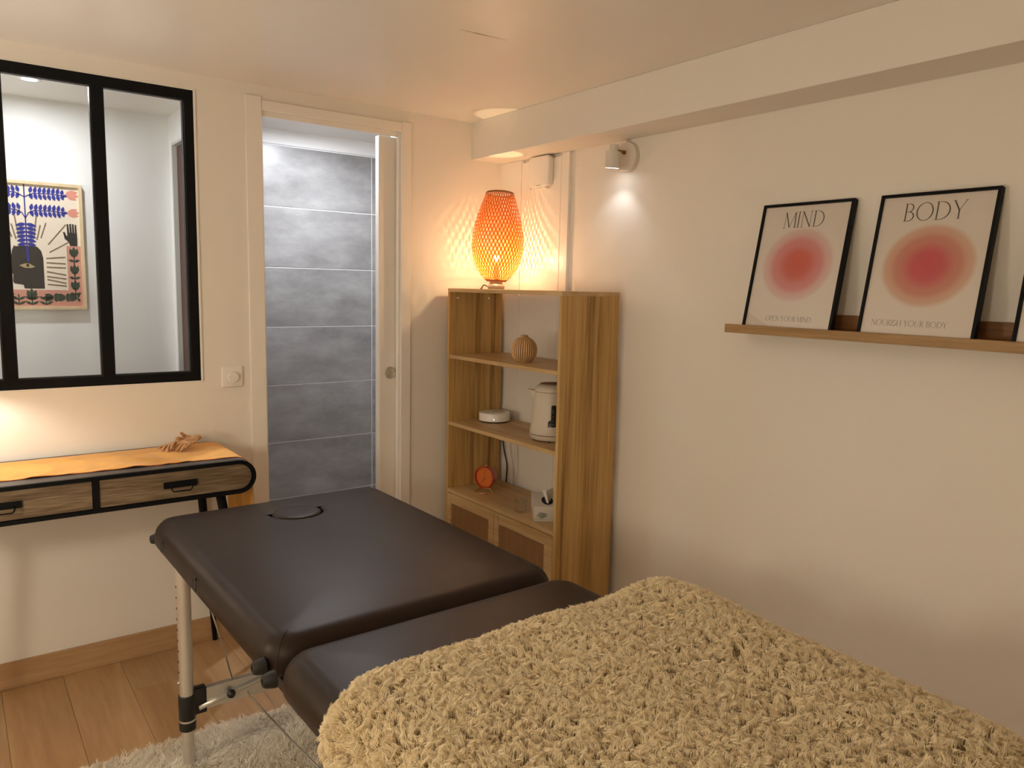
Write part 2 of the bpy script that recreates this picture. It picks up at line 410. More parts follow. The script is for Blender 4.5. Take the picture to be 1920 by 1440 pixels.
# bathroom wall tiles: each one a piece of that wall, grout joints between
TW, TH = 0.595, 0.3012
tm = MB().box(0.0021, TW - 0.0021, 0.799, 0.806, 0.0024, TH - 0.0024)
t0 = tm.build('tile', 'concrete_tile', wbath, bevel=0.0008, seg=1); first = True
for i in range(-1, 2):
    for j in range(0, 8):
        zt = 2.108 - TH * (j + 1)
        if zt < -0.32: continue
        o = t0 if first else t0.copy()
        if not first: COL.objects.link(o); o.parent = wbath
        first = False
        o.location = (-0.898 + TW * i, 0, zt)
        o.scale.x = 0.5 if i == -1 else 1.0
        if i == -1: o.location.x = -0.898 - TW * 0.5
# skirting boards
struct('baseboard_back', MB().box(XL, -1.226, -0.013, 0, 0, 0.095).box(-0.507, -0.02, -0.013, 0, 0, 0.095), 'oak_skirting', bevel=0.002)
struct('baseboard_right', MB().box(-0.013, 0, YF, -0.52, 0, 0.095), 'oak_skirting', bevel=0.002)
struct('baseboard_left', MB().box(XL, XL + 0.013, YF, -0.02, 0, 0.095), 'oak_skirting', bevel=0.002)

# interior window: black steel frame with three panes
w1 = tag(thing('window_1', None, None, (-1.88, 0.03, WZ0)), kind='structure')
fr = MB()
FD0, FD1, FW = -0.004, 0.030, 0.033
ox0, ox1, oz0, oz1 = WX0 + 0.003, WX1 - 0.004, WZ0 + 0.002, WZ1 - 0.002
fr.box(ox0, ox1, FD0, FD1, oz1 - FW, oz1); fr.box(ox0, ox1, FD0, FD1, oz0, oz0 + FW)
fr.box(ox0, ox0 + FW, FD0, FD1, oz0 + FW, oz1 - FW); fr.box(ox1 - FW, ox1, FD0, FD1, oz0 + FW, oz1 - FW)
fr.build('frame', 'black_metal', w1)
for mx_ in (-1.7315, -2.028):
    MB().box(mx_ - 0.0185, mx_ + 0.0185, FD0, FD1, oz0 + FW, oz1 - FW).build('mullion', 'black_metal', w1)
edges = [ox0 + FW, -2.0465, -2.0095, -1.75, -1.713, ox1 - FW]
for i in range(3):
    a, b = edges[2 * i], edges[2 * i + 1]
    MB().box(a, b, 0.014, 0.020, oz0 + FW, oz1 - FW).build('pane', 'clear_pane', w1)
    z0, z1 = oz0 + FW, oz1 - FW
    bd = MB(); q = 0.004
    for (y0, y1) in ((0.006, 0.014), (0.020, 0.028)):
        bd.box(a, b, y0, y1, z1 - q, z1); bd.box(a, b, y0, y1, z0, z0 + q); bd.box(a, a + q, y0, y1, z0 + q, z1 - q); bd.box(b - q, b, y0, y1, z0 + q, z1 - q)
    bd.build('glazing_bead', 'black_plastic', w1)
ck = MB(); ck.box(WX1 - 0.0045, WX1 + 0.0035, -0.006, 0.02, WZ0 - 0.003, WZ1 + 0.003); ck.box(WX0, WX1, -0.003, 0.02, WZ1 - 0.003, WZ1 + 0.003); ck.box(WX0, WX1, -0.003, 0.02, WZ0 - 0.003, WZ0 + 0.002)
tag(ck.build('sealant_line', 'white_gloss', w1, bevel=0.001))['label'] = 'thin white sealant line around the black frame'

# pocket door: casings, header, leaf half drawn back into the wall
d1 = tag(thing('door_1', None, None, (-0.86, 0, 0)), kind='structure')
MB().box(-1.228, DX0 + 0.006, -0.012, 0, 0, 2.140).build('casing', 'trim_paint', d1, bevel=0.0025)
MB().box(-0.556, -0.507, -0.010, 0, 0, 2.134).build('casing', 'trim_paint', d1, bevel=0.0025)
MB().box(DX0 + 0.007, -0.5565, -0.014, 0, 2.090, 2.127).build('header', 'trim_paint', d1, bevel=0.002)
jb = MB(); jb.box(DX0, DX0 + 0.012, 0, T, 0, DZ1); jb.build('jamb', 'trim_paint', d1, bevel=0.001)
MB().box(-0.566, DX1, 0.0, 0.022, 0, DZ1).build('jamb', 'white_gloss', d1, bevel=0.001)
MB().box(DX0 + 0.012, -0.566, 0.004, 0.020, 2.070, DZ1).build('head_strip', 'trim_paint', d1, bevel=0.001)
leaf = MB().box(-0.645, -0.40, 0.030, 0.068, 0.008, 2.070).build('door_leaf', 'trim_paint', d1, bevel=0.004)
pl = MB().lathe([(0.028, 0), (0.028, 0.003), (0.0225, 0.0045), (0.020, 0.0012), (0.009, 0.0008), (0.009, 0.0045), (0.004, 0.005), (0.0, 0.003)], (-0.590, 0.030, 1.036), (0, -1, 0), 32)
tag(pl.build('flush_pull', 'satin_nickel', leaf, smooth=True, auto=0.6))['label'] = 'round recessed white finger pull'
MB().box(-0.6458, -0.6445, 0.040, 0.058, 0.95, 1.10).build('edge_plate', 'trim_paint', leaf)

# boxed closet door on the right wall behind the lamp
d2 = tag(thing('door_2', None, None, (0, -0.25, 0)), kind='structure')
MB().box(-0.016, 0, -0.160, -0.001, 0, 2.012).build('frame_board', 'trim_paint', d2, bevel=0.0015)
MB().box(-0.016, 0, -0.500, -0.4490, 0, 2.012).build('frame_board', 'trim_paint', d2, bevel=0.0015)
MB().box(-0.016, 0, -0.4475, -0.1680, 0, 1.998).build('panel', 'trim_paint', d2, bevel=0.0012)
MB().box(-0.011, 0, -0.1680, -0.160, 0, 2.012).build('groove', 'trim_paint', d2)

# hall downlight and bathroom downlight
def downlight(name, x, y, label, power, color):
    t = thing(name, label, 'ceiling light', (x, y, H))
    MB().lathe([(0.026, -0.001), (0.036, -0.004), (0.041, -0.002), (0.042, 0.0)], (x, y, H), (0, 0, 1), 32, caps=False).build('trim_ring', 'white_gloss', t, smooth=True)
    MB().lathe([(0.0, -0.0022), (0.027, -0.0022)], (x, y, H), (0, 0, 1), 32, caps=False).build('lens', name + '_glow', t)
    d = bpy.data.lights.new('light', 'AREA'); d.shape = 'DISK'; d.size = 0.05; d.energy = power; d.color = color
    o = bpy.data.objects.new('light', d); COL.objects.link(o); o.parent = t; o.location = (0, 0, -0.012)
    return t
glow('hall_downlight_glow', (1, 0.98, 0.95), 12.0); glow('bathroom_downlight_glow', (0.95, 0.97, 1.0), 12.0)
downlight('hall_downlight', -1.884, 0.500, 'small round recessed downlight lit in the hall ceiling behind the black window', P_HALL, (0.96, 0.97, 1.0))
downlight('hall_downlight', -2.75, 0.500, 'unseen recessed downlight added further left in the hall ceiling to even out its light', P_HALL * 1.3, (0.96, 0.97, 1.0))  # extra downlight added out of view, evens the light on the hall wall
downlight('bathroom_downlight', -0.72, 0.32, 'round recessed downlight in the bathroom ceiling in front of the grey tiles', P_BATH, COOL)

# ------------------------------------------------------------------ massage table (top 0.70 m)
BX0, BX1, BT = -1.706, -0.930, 0.700
BY_HEAD, BY_FOLD, BY_FOOT = -0.535, -1.600, -2.560
mt = thing('massage_table', 'black padded folding massage table on aluminium legs in the middle of the room', 'massage table', (-1.33, -1.57, 0), None, (0, 0, math.radians(0.8)))
def pad(y0, y1, hole=False):
    """cushion with big soft top edges: rings of a rounded rectangle"""
    rows = []
    prof = [(0.020, 0.612), (0.006, 0.618), (0.0, 0.630), (0.0, 0.648)]
    R_ = 0.050
    for i in range(1, 9):
        a = PI / 2 * i / 8
        prof.append((R_ * (1 - math.cos(a)), 0.648 + (BT - 0.648) * math.sin(a)))
    prof += [(0.09, BT + 0.004), (0.15, BT + 0.007), (0.21, BT + 0.008)]
    rc = 0.075
    def ringpts(ins, z):
        x0, x1, a, b = BX0 + ins, BX1 - ins, y0 + ins, y1 - ins
        r = max(rc - ins, 0.012); p = []
        for (cx, cy, s) in ((x1 - r, b - r, 0), (x0 + r, b - r, PI / 2), (x0 + r, a + r, PI), (x1 - r, a + r, 1.5 * PI)):
            for i in range(9): t = s + PI / 2 * i / 8; p.append((cx + r * math.cos(t), cy + r * math.sin(t), z))
        q = []
        for i, a_ in enumerate(p):
            q.append(a_)
            if i % 9 == 8:
                b_ = p[(i + 1) % len(p)]
                q += [tuple(a_[m_] + (b_[m_] - a_[m_]) * k_ / 16 for m_ in range(3)) for k_ in range(1, 16)]
        return q
    rings = [ringpts(i, z) for i, z in prof]
    n = len(rings[0]); mb = MB()
    vs = [p for r in rings for p in r]
    fs = [(i * n + j, i * n + (j + 1) % n, (i + 1) * n + (j + 1) % n, (i + 1) * n + j) for i in range(len(rings) - 1) for j in range(n)]
    fs += [tuple(reversed(range(n)))]
    if not hole:
        fs.append(tuple(range((len(rings) - 1) * n, len(rings) * n)))
        mb.add(vs, fs)
    else:
        hx, hy, ha, hb = hole
        inner = []
        for p in rings[-1]:
            t = math.atan2((p[1] - hy) / hb, (p[0] - hx) / ha)
            inner.append((hx + ha * math.cos(t), hy + hb * math.sin(t)))
        steps = [(1.25, BT + 0.008), (1.10, BT + 0.007), (1.025, BT + 0.0055), (1.004, BT + 0.002), (1.0, BT - 0.004), (1.0, BT - 0.03)]
        o = len(vs); base = (len(rings) - 1) * n
        for q, (sc, z) in enumerate(steps):
            vs += [(hx + (a - hx) * sc, hy + (b - hy) * sc, z) for a, b in inner]
            fs += [(base + j, base + (j + 1) % n, o + (j + 1) % n, o + j) for j in range(n)]
            base = o; o += n
        fs.append(tuple(range(base, base + n)))
        mb.add(vs, fs)
    return mb
HX, HY, HA, HB = -1.318, -0.755, 0.083, 0.080
pad(BY_FOLD + 0.004, BY_HEAD, (HX, HY, HA, HB)).build('head_cushion', 'leather', mt, smooth=True, auto=1.0)
pad(BY_FOOT, BY_FOLD - 0.004).build('foot_cushion', 'leather', mt, smooth=True, auto=1.0)
pg = MB().lathe([(0.0, 0.0045), (0.5, 0.0044), (0.80, 0.0038), (0.90, 0.0022), (0.950, -0.002), (0.962, -0.009), (0.962, -0.025)], (0, 0, 0), n=40, caps=False)
pg.v = [(HX + p[0] * HA * 0.99, HY + p[1] * HB * 0.99, BT + 0.005 + p[2]) for p in pg.v]
tag(pg.build('face_hole_plug', 'leather', mt, smooth=True))['label'] = 'padded oval plug closing the face hole'
fb = MB().box(BX0 + 0.03, BX1 - 0.03, BY_FOLD + 0.01, BY_HEAD - 0.03, 0.586, 0.614).box(BX0 + 0.03, BX1 - 0.03, BY_FOOT + 0.03, BY_FOLD - 0.01, 0.586, 0.614)
fb.build('board_frame', 'leather_dark', mt, bevel=0.003)
# corner seams following the cushion's rounded edges
def seam(xc, yc, sx, sy):
    p = []
    for i in range(0, 9):
        a = PI / 2 * i / 8; q = 0.050 * (1 - math.cos(a)); z = 0.648 + (BT - 0.648) * math.sin(a)
        rc = 0.075; k_ = rc - (rc - q if q < rc else 0) * 0.7071 if False else None
        r = max(rc - q, 0.012); off = rc - r * 0.7071
        off = (q + r) - r * 0.7071
        p.append((xc + sx * off, yc + sy * off, z + 0.0004))
    p = [(p[0][0], p[0][1], 0.622)] + p
    return MB().tube(p, 0.0011, 6)
for (a, b, c, d) in ((BX0, BY_HEAD, 1, -1), (BX0, BY_FOLD + 0.004, 1, 1), (BX1, BY_HEAD, -1, -1), (BX1, BY_FOLD + 0.004, -1, 1)):
    seam(a, b, c, d).build('seam', 'leather_dark', mt, smooth=True)
# armrest sockets on the left edge
for yy in (-0.695, -1.045):
    so = MB(); pts = []
    for i in range(25):
        a = 2 * PI * i / 24; pts.append((BX0 + 0.0004, yy + 0.010 * math.cos(a), 0.648 + 0.018 * math.sin(a)))
    so.tube(pts, 0.0020, 8, caps=False)
    so.prism([(0.0085 * math.cos(2 * PI * i / 20), 0.016 * math.sin(2 * PI * i / 20)) for i in range(20)], BX0 - 0.0003, BX0 + 0.004, lambda a, b, d: (d, yy + a, 0.648 + b))
    tag(so.build('armrest_socket', 'black_plastic', mt, smooth=True, auto=0.6))
# rubber bumpers the folded case stands on
for yy, zz in ((-0.560, 0.632), (-1.552, 0.642), (-1.612, 0.640)):
    MB().lathe([(0.018, 0.0), (0.017, 0.008), (0.014, 0.020), (0.0115, 0.025), (0.0065, 0.026), (0.005, 0.021), (0.0, 0.021)], (BX0 + (0.022 if yy > -0.6 else 0.004), yy, zz), (-1, 0, 0), 24).build('bumper', 'rubber', mt, smooth=True, auto=0.7)
# legs, collars, cross bars
def leg(x, y, s):
    l = MB().cyl((x, y, 0.150), (x, y, 0.625), 0.0195).build('leg', 'aluminium', mt, smooth=True, auto=0.6)
    MB().cyl((x, y, 0.012), (x, y, 0.155), 0.0165).build('leg_extension', 'aluminium', l, smooth=True, auto=0.6)
    MB().lathe([(0.019, 0.0), (0.020, 0.004), (0.020, 0.022), (0.017, 0.028)], (x, y, 0.0), n=20).build('foot', 'rubber', l, smooth=True, auto=0.6)
    c = MB(); c.cyl((x, y, 0.168), (x, y, 0.243), 0.0235); c.cyl((x, y, 0.136), (x, y, 0.164), 0.0235)
    c.box(x + s * 0.015, x + s * 0.052, y - 0.014, y + 0.014, 0.178, 0.256)
    c.build('collar', 'black_plastic', l, smooth=True, bevel=0.003, auto=0.6)
    MB().cyl((x, y, 0.163), (x, y, 0.169), 0.0225).build('collar_ring', 'aluminium', l, smooth=True, auto=0.6)
    h = MB()
    for q in range(9):
        zz = 0.315 + q * 0.032
        h.lathe([(0.0035, 0.0), (0.0035, 0.0008)], (x - 0.0192, y, zz), (-1, 0, 0), 10)
    tag(h.build('peg_hole', 'dark_gap', l), kind='stuff')
    MB().lathe([(0.005, 0), (0.005, 0.004), (0.003, 0.006)], (x - 0.019, y, 0.283), (-1, 0, 0), 12).build('snap_button', 'steel', l, smooth=True)
for yy in (-0.835, -2.32):
    leg(-1.684, yy, 1); leg(-0.95, yy, -1)
    cb = MB().box(-1.655, -1.005, yy - 0.009, yy + 0.009, 0.184, 0.250)
    cbo = cb.build('crossbar', 'aluminium', mt, bevel=0.002)
    MB().tube([(-1.655, yy - 0.011, 0.196), (-1.60, yy - 0.011, 0.207), (-1.33, yy - 0.011, 0.262), (-1.06, yy - 0.011, 0.207), (-1.005, yy - 0.011, 0.196)], 0.0085, 10).build('crossbar_rib', 'aluminium', cbo, smooth=True)
MB().lathe([(0.0, -0.014), (0.009, -0.011), (0.0125, -0.003), (0.0125, 0.003), (0.009, 0.010), (0.0, 0.012)], (-1.565, -0.857, 0.216), (0, -1, 0), 20).build('cable_knob', 'black_plastic', mt, smooth=True)
cbl = MB(); cbl.tube([(-1.553, -0.836, 0.214), (-1.555, -0.836, 0.250)], 0.0035, 8); cbl.tube([(-1.553, -0.836, 0.245), (-1.60, -0.90, 0.40), (-1.66, -0.98, 0.585)], 0.0022, 8)
cbl.build('tension_cable', 'steel', mt, smooth=True)
MB().tube([(-1.513, -0.828, 0.205), (-1.513, -0.86, 0.196), (-1.512, -1.10, 0.215), (-1.511, -1.60, 0.262), (-1.513, -2.20, 0.215), (-1.513, -2.30, 0.205)], 0.0026, 8).build('tension_cable', 'steel', mt, smooth=True)

# ------------------------------------------------------------------ strand pile helper
def strands(roots, normals, tips, width, mid_bulge, name, mat, parent):
    """many thin tapered ribbons as one mesh; arrays (n,3)"""
    n = len(roots)
    d = tips - roots
    rv = RNG.normal(size=(n, 3)); side = np.cross(d, rv); side /= (np.linalg.norm(side, axis=1, keepdims=True) + 1e-9)
    w = (width * (0.7 + 0.6 * RNG.random(n)))[:, None]
    m = roots + d * 0.5 + mid_bulge
    V = np.empty((n, 5, 3)); V[:, 0] = roots - side * w; V[:, 1] = roots + side * w; V[:, 2] = m + side * w * 0.9; V[:, 3] = m - side * w * 0.9; V[:, 4] = tips
    base = (np.arange(n) * 5)[:, None]
    me = bpy.data.meshes.new(name)
    me.vertices.add(n * 5); me.vertices.foreach_set('co', V.reshape(-1).astype(np.float32))
    loops = np.concatenate([base + np.array([[0, 1, 2, 3]]), base + np.array([[3, 2, 4]])], axis=1).reshape(-1)
    me.loops.add(n * 7); me.loops.foreach_set('vertex_index', loops.astype(np.int32))
    st = np.empty((n, 2), np.int32); st[:, 0] = np.arange(n) * 7; st[:, 1] = np.arange(n) * 7 + 4
    me.polygons.add(n * 2); me.polygons.foreach_set('loop_start', st.reshape(-1))
    me.polygons.foreach_set('use_smooth', np.ones(n * 2, bool))
    me.update(calc_edges=True); me.materials.append(MATS[mat])
    o = bpy.data.objects.new(name, me); COL.objects.link(o); o.parent = parent
    o['kind'] = 'stuff'
    return o
def smooth_noise(x, y, seed, f):
    r = np.random.default_rng(seed); out = np.zeros_like(x)
    for i in range(6):
        a = r.random() * 2 * PI; p = r.random() * 2 * PI; g = f * (0.6 + 0.9 * r.random())
        out += np.sin((x * math.cos(a) + y * math.sin(a)) * g + p)
    return out / 6 * 1.8

# ------------------------------------------------------------------ fleece blanket over the foot half
bl = thing('fleece_blanket', 'thick beige long-pile fleece blanket folded over the foot half of the massage table', 'blanket', (-1.33, -2.2, 0.70))
BLY0, BLY1 = -1.880, -2.690
cs = [(-1.640, 0.672), (-1.665, 0.674), (-1.684, 0.682), (-1.693, 0.695), (-1.686, 0.705), (-1.665, 0.708), (-1.60, 0.705), (-1.45, 0.705), (-1.30, 0.705),
      (-1.15, 0.705), (-1.04, 0.705), (-0.965, 0.704), (-0.932, 0.699), (-0.914, 0.684), (-0.906, 0.655), (-0.906, 0.625), (-0.917, 0.604), (-0.945, 0.598)]
cs = np.array(cs)
seg = np.concatenate([[0], np.cumsum(np.linalg.norm(np.diff(cs, axis=0), axis=1))])
NS, NT = 150, 120
ss = np.linspace(0, seg[-1], NS)
cx_ = np.interp(ss, seg, cs[:, 0]); cz_ = np.interp(ss, seg, cs[:, 1])
for _ in range(3):
    cx_[1:-1] = (cx_[:-2] + 2 * cx_[1:-1] + cx_[2:]) / 4; cz_[1:-1] = (cz_[:-2] + 2 * cz_[1:-1] + cz_[2:]) / 4
tx = np.gradient(cx_); tz = np.gradient(cz_); ln = np.hypot(tx, tz); nx, nz = -tz / ln, tx / ln
sfr = ss / seg[-1]
v = np.linspace(0, 1, NT); yv = BLY0 + (BLY1 - BLY0) * (0.5 - 0.5 * np.cos(PI * v))
TT, S2 = np.meshgrid(yv, sfr, indexing='ij')
X0 = np.broadcast_to(cx_, TT.shape).copy(); Z0 = np.broadcast_to(cz_, TT.shape).copy()
dF = BLY0 - TT; dB = TT - BLY1
cap = lambda d, r: np.sqrt(np.clip(1 - (1 - np.clip(d / r, 0, 1)) ** 2, 0, 1))
border = cap(S2 / 0.07, 1.0) * cap((1 - S2) / 0.07, 1.0)
thick = 0.054 * cap(dF, 0.055) * cap(dB, 0.07) * (0.25 + 0.75 * border)
hump = np.exp(-((X0 + 0.955) / 0.10) ** 2) * np.exp(-((dF - 0.16) / 0.16) ** 2) * 0.018
hump += np.exp(-((X0 + 0.96) / 0.12) ** 2) * 0.014 * cap(dF, 0.1)
thick = thick + hump * cap(dF, 0.06) + 0.0045 * smooth_noise(X0, TT, 3, 16) * cap(dF, 0.06) * border
BXg = X0 + nx * thick; BZg = Z0 + nz * thick
YY = TT - 0.05 * np.clip(1 - (X0 + 1.69) / 0.08, 0, 1) ** 2 * np.exp(-dF / 0.25) + 0.006 * smooth_noise(X0, TT * 0, 5, 9) * np.exp(-dF / 0.15)
P = np.stack([BXg, YY, BZg], axis=-1)
mb = MB().grid([[tuple(P[i, j]) for j in range(NS)] for i in range(NT)])
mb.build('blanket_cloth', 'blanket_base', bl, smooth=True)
# tufts of pile
A = P[:-1, :-1]; B = P[1:, :-1]; C_ = P[:-1, 1:]
cr = np.cross(C_ - A, B - A); area = np.linalg.norm(cr, axis=2); nrm = cr / (area[..., None] + 1e-12)
if nrm[60, 75, 2] < 0: nrm = -nrm
NTUFT, PER = 25000, 17
pr = (area / area.sum()).reshape(-1)
ids = RNG.choice(len(pr), NTUFT, p=pr)
ii, jj = np.unravel_index(ids, area.shape)
u1 = RNG.random((NTUFT, 1)); u2 = RNG.random((NTUFT, 1))
cen = A[ii, jj] + (B - A)[ii, jj] * u1 + (C_ - A)[ii, jj] * u2
nn = nrm[ii, jj]
# the pile parts into clumps: thin it out along irregular lines
gapf = np.abs(smooth_noise(cen[:, 0], cen[:, 1], 31, 190)) + 0.55 * np.abs(smooth_noise(cen[:, 0], cen[:, 1], 32, 330))
keep = (gapf > 0.16) | (RNG.random(NTUFT) < 0.25)
cen = cen[keep]; nn = nn[keep]; NTUFT = len(cen)
lean = np.stack([smooth_noise(cen[:, 0], cen[:, 1], 11, 130), smooth_noise(cen[:, 0], cen[:, 1], 12, 130), 0.3 * smooth_noise(cen[:, 0], cen[:, 1], 13, 90)], 1)
lean += 0.7 * RNG.normal(size=(NTUFT, 3)); lean -= nn * (lean * nn).sum(1, keepdims=True)
tipc = cen + nn * 0.0120 * (0.7 + 0.6 * RNG.random((NTUFT, 1))) + lean * 0.0072
spr = RNG.normal(size=(NTUFT, PER, 3)) * 0.0034; spr -= nn[:, None] * (spr * nn[:, None]).sum(2, keepdims=True)
rts = (cen[:, None] + spr - nn[:, None] * 0.002).reshape(-1, 3)
tps = (tipc[:, None] + spr * 0.16 + RNG.normal(size=(NTUFT, PER, 3)) * 0.0007).reshape(-1, 3)
nb = np.repeat(nn, PER, 0)
bulge = nb * 0.0034 - np.repeat(lean, PER, 0) * 0.0026 + spr.reshape(-1, 3) * 0.35
rb = np.array(root_loc(bl))
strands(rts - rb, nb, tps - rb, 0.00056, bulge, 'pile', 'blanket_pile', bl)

# ------------------------------------------------------------------ shag rug
rg = thing('shag_rug', 'cream long-pile shag rug on the oak floor under the massage table', 'rug', (-1.4, -1.45, 0))
RX0, RX1, RY0, RY1 = -2.35, -0.55, -2.25, -0.690
MB().box(RX0, RX1, RY0, RY1, 0.0005, 0.010).build('rug_backing', 'rug_base', rg, bevel=0.003)
def rug_pile(n, x0, x1, y0, y1, w, per=5):
    c = np.stack([x0 + (x1 - x0) * RNG.random(n), y0 + (y1 - y0) * RNG.random(n), np.full(n, 0.010)], 1)
    le = np.stack([smooth_noise(c[:, 0], c[:, 1], 21, 38), smooth_noise(c[:, 0], c[:, 1], 22, 38), np.zeros(n)], 1) * 0.75 + 0.5 * RNG.normal(size=(n, 3)) * np.array([1, 1, 0])
    tip = c + np.array([0, 0, 1]) * (0.016 + 0.012 * RNG.random((n, 1))) + le * 0.021
    sp = RNG.normal(size=(n, per, 3)) * np.array([0.004, 0.004, 0])
    r = (c[:, None] + sp).reshape(-1, 3); t = (tip[:, None] + sp * 0.6 + RNG.normal(size=(n, per, 3)) * 0.0022).reshape(-1, 3)
    t[:, 2] = np.maximum(t[:, 2], 0.006)
    bu = np.tile(np.array([[0, 0, 0.006]]), (n * per, 1))
    b = np.array(root_loc(rg))
    return strands(r - b, None, t - b, w, bu, 'pile', 'rug_pile', rg)
rug_pile(13000, -2.10, -1.15, -1.25, RY1 - 0.002, 0.0011, 6)
rug_pile(9000, RX0 + 0.01, RX1 - 0.01, RY0 + 0.01, RY1 - 0.002, 0.0014, 5)

# ------------------------------------------------------------------ console table
CZ0, CZ1 = 0.690, 0.809
CXR, CXL = -1.337, -2.347
CCX, CHW, CR = (CXR + CXL) / 2, (CXR - CXL) / 2, (CZ1 - CZ0) / 2
CYF, CYB = -0.392, -0.012
ct = thing('console_table', 'dark console table with rounded ends and two wooden drawers against the wall under the window', 'console table', (CCX, -0.2, 0))
cz = (CZ0 + CZ1) / 2
MB().ring_prism(stadium(CCX, cz, CHW, CR, 16), stadium(CCX, cz, CHW - 0.012, CR - 0.012, 16), CYF + 0.012, CYB).build('shell', 'console_shell', ct, smooth=True, auto=0.6)
MB().ring_prism(stadium(CCX, cz, CHW, CR, 16), stadium(CCX, cz, CHW - 0.013, CR - 0.013, 16), CYF, CYF + 0.013).build('front_rim', 'black_metal', ct, smooth=True, auto=0.6)
MB().box(-1.851, -1.833, CYF + 0.001, CYB - 0.02, CZ0 + 0.012, CZ1 - 0.012).build('divider', 'black_metal', ct)
MB().prism(stadium(CCX, cz, CHW - 0.012, CR - 0.012, 16), CYB - 0.012, CYB - 0.001).build('back_panel', 'black_metal', ct)
def drawer(x0, x1, right):
    r = CR - 0.0145; z0, z1 = CZ0 + 0.0145, CZ1 - 0.0145
    p = []
    if right:
        p += [(x0, z1), (x0, z0)]
        for i in range(13): a = -PI / 2 + PI * i / 12; p.append((x1 - r + r * math.cos(a), cz + r * math.sin(a)))
    else:
        p += [(x1, z0), (x1, z1)]
        for i in range(13): a = PI / 2 + PI * i / 12; p.append((x0 + r + r * math.cos(a), cz + r * math.sin(a)))
    d = MB().prism(p, CYF + 0.005, CYF + 0.022).build('drawer', 'grey_wood', ct, bevel=0.0012, seg=1)
    hc = -1.590 if right else -2.093
    h = MB().box(hc - 0.053, hc + 0.053, CYF - 0.001, CYF + 0.006, 0.741, 0.762)
    h.tube([(hc - 0.033, CYF, 0.747), (hc - 0.033, CYF - 0.016, 0.743), (hc - 0.030, CYF - 0.020, 0.736), (hc - 0.026, CYF - 0.021, 0.733),
            (hc + 0.026, CYF - 0.021, 0.733), (hc + 0.030, CYF - 0.020, 0.736), (hc + 0.033, CYF - 0.016, 0.743), (hc + 0.033, CYF, 0.747)], 0.0025, 8)
    h.build('handle', 'black_metal', d)
drawer(-1.832, CXR - 0.0145, True); drawer(CXL + 0.0145, -1.852, False)
for (tx_, ty_, fx_, fy_) in ((-1.447, -0.325, -1.325, -0.295), (-1.447, -0.065, -1.396, -0.018), (-2.237, -0.325, -2.315, -0.352), (-2.237, -0.065, -2.285, -0.018)):
    MB().tube([(tx_, ty_, CZ0 + 0.004), (fx_, fy_, 0.0)], [0.017, 0.009], 14).build('leg', 'black_metal', ct, smooth=True, auto=0.6)

# runner cloth lying along the console and over its right end
rn = MB()
path = []
for q in np.linspace(-2.32, CXR - CR, 90): path.append((q, CZ1 + 0.0012, 1.0))
for i in range(1, 13):
    a = PI / 2 - PI / 2 * i / 12; path.append((CXR - CR + (CR + 0.0015) * math.cos(a), cz + (CR + 0.0015) * math.sin(a), 0.6))
for q in np.linspace(cz - 0.015, 0.46, 14): path.append((CXR + 0.002 + 0.006 * math.sin((cz - q) * 9), q, 0.2))
NR = 30; rows_t = []; rows_b = []
for (px, pz, k_) in path:
    rt = []; rbm = []
    f = min(1, max(0, (px + 2.1) / 0.7))
    ya, yb = -0.042 + 0.012 * f, -0.315 - 0.022 * f
    for j in range(NR):
        w_ = j / (NR - 1); y = ya + (yb - ya) * w_
        wr = (0.5 + 0.5 * math.sin(px * 38 + y * 21 + 2 * math.sin(px * 9 + y * 17))) ** 3 * 0.0036 + (0.5 + 0.5 * math.sin(px * 61 - y * 34 + 1.7 * math.sin(y * 30))) ** 4 * 0.0024
        wr *= min(1, 3 * w_ + 0.15) * (0.35 if px > -1.55 else 1.0)
        if k_ > 0.9: q = (px, y, pz + 0.0008 + wr)
        elif k_ > 0.5: q = (px + 0.0004, y, pz + 0.0006)
        else: q = (px + 0.004 * math.sin(y * 60) * min(1, (cz - pz) * 8), y * (1 - 0.0) + 0.02 * (cz - pz) * (0.5 - w_), pz)
        rt.append(q)
    rows_t.append(rt)
rn.grid(rows_t)
run = rn.build('table_runner', 'ochre_cloth', None, smooth=True)
md = run.modifiers.new('thickness', 'SOLIDIFY'); md.thickness = 0.0011; md.offset = -1
tag(run, 'ochre yellow cloth runner lying lengthwise on the console table and hanging over its right end', 'table runner')
hm = MB(); hm.tube([(r[-1][0], r[-1][1] - 0.0006, r[-1][2] - 0.0008) for r in rows_t[:100:2]], 0.0011, 5)  # thin dark tube, the seam's shadow put into its colour
tag(hm.build('border', 'ochre_shadow', run))['label'] = 'dark red seam shadow painted along the hem'

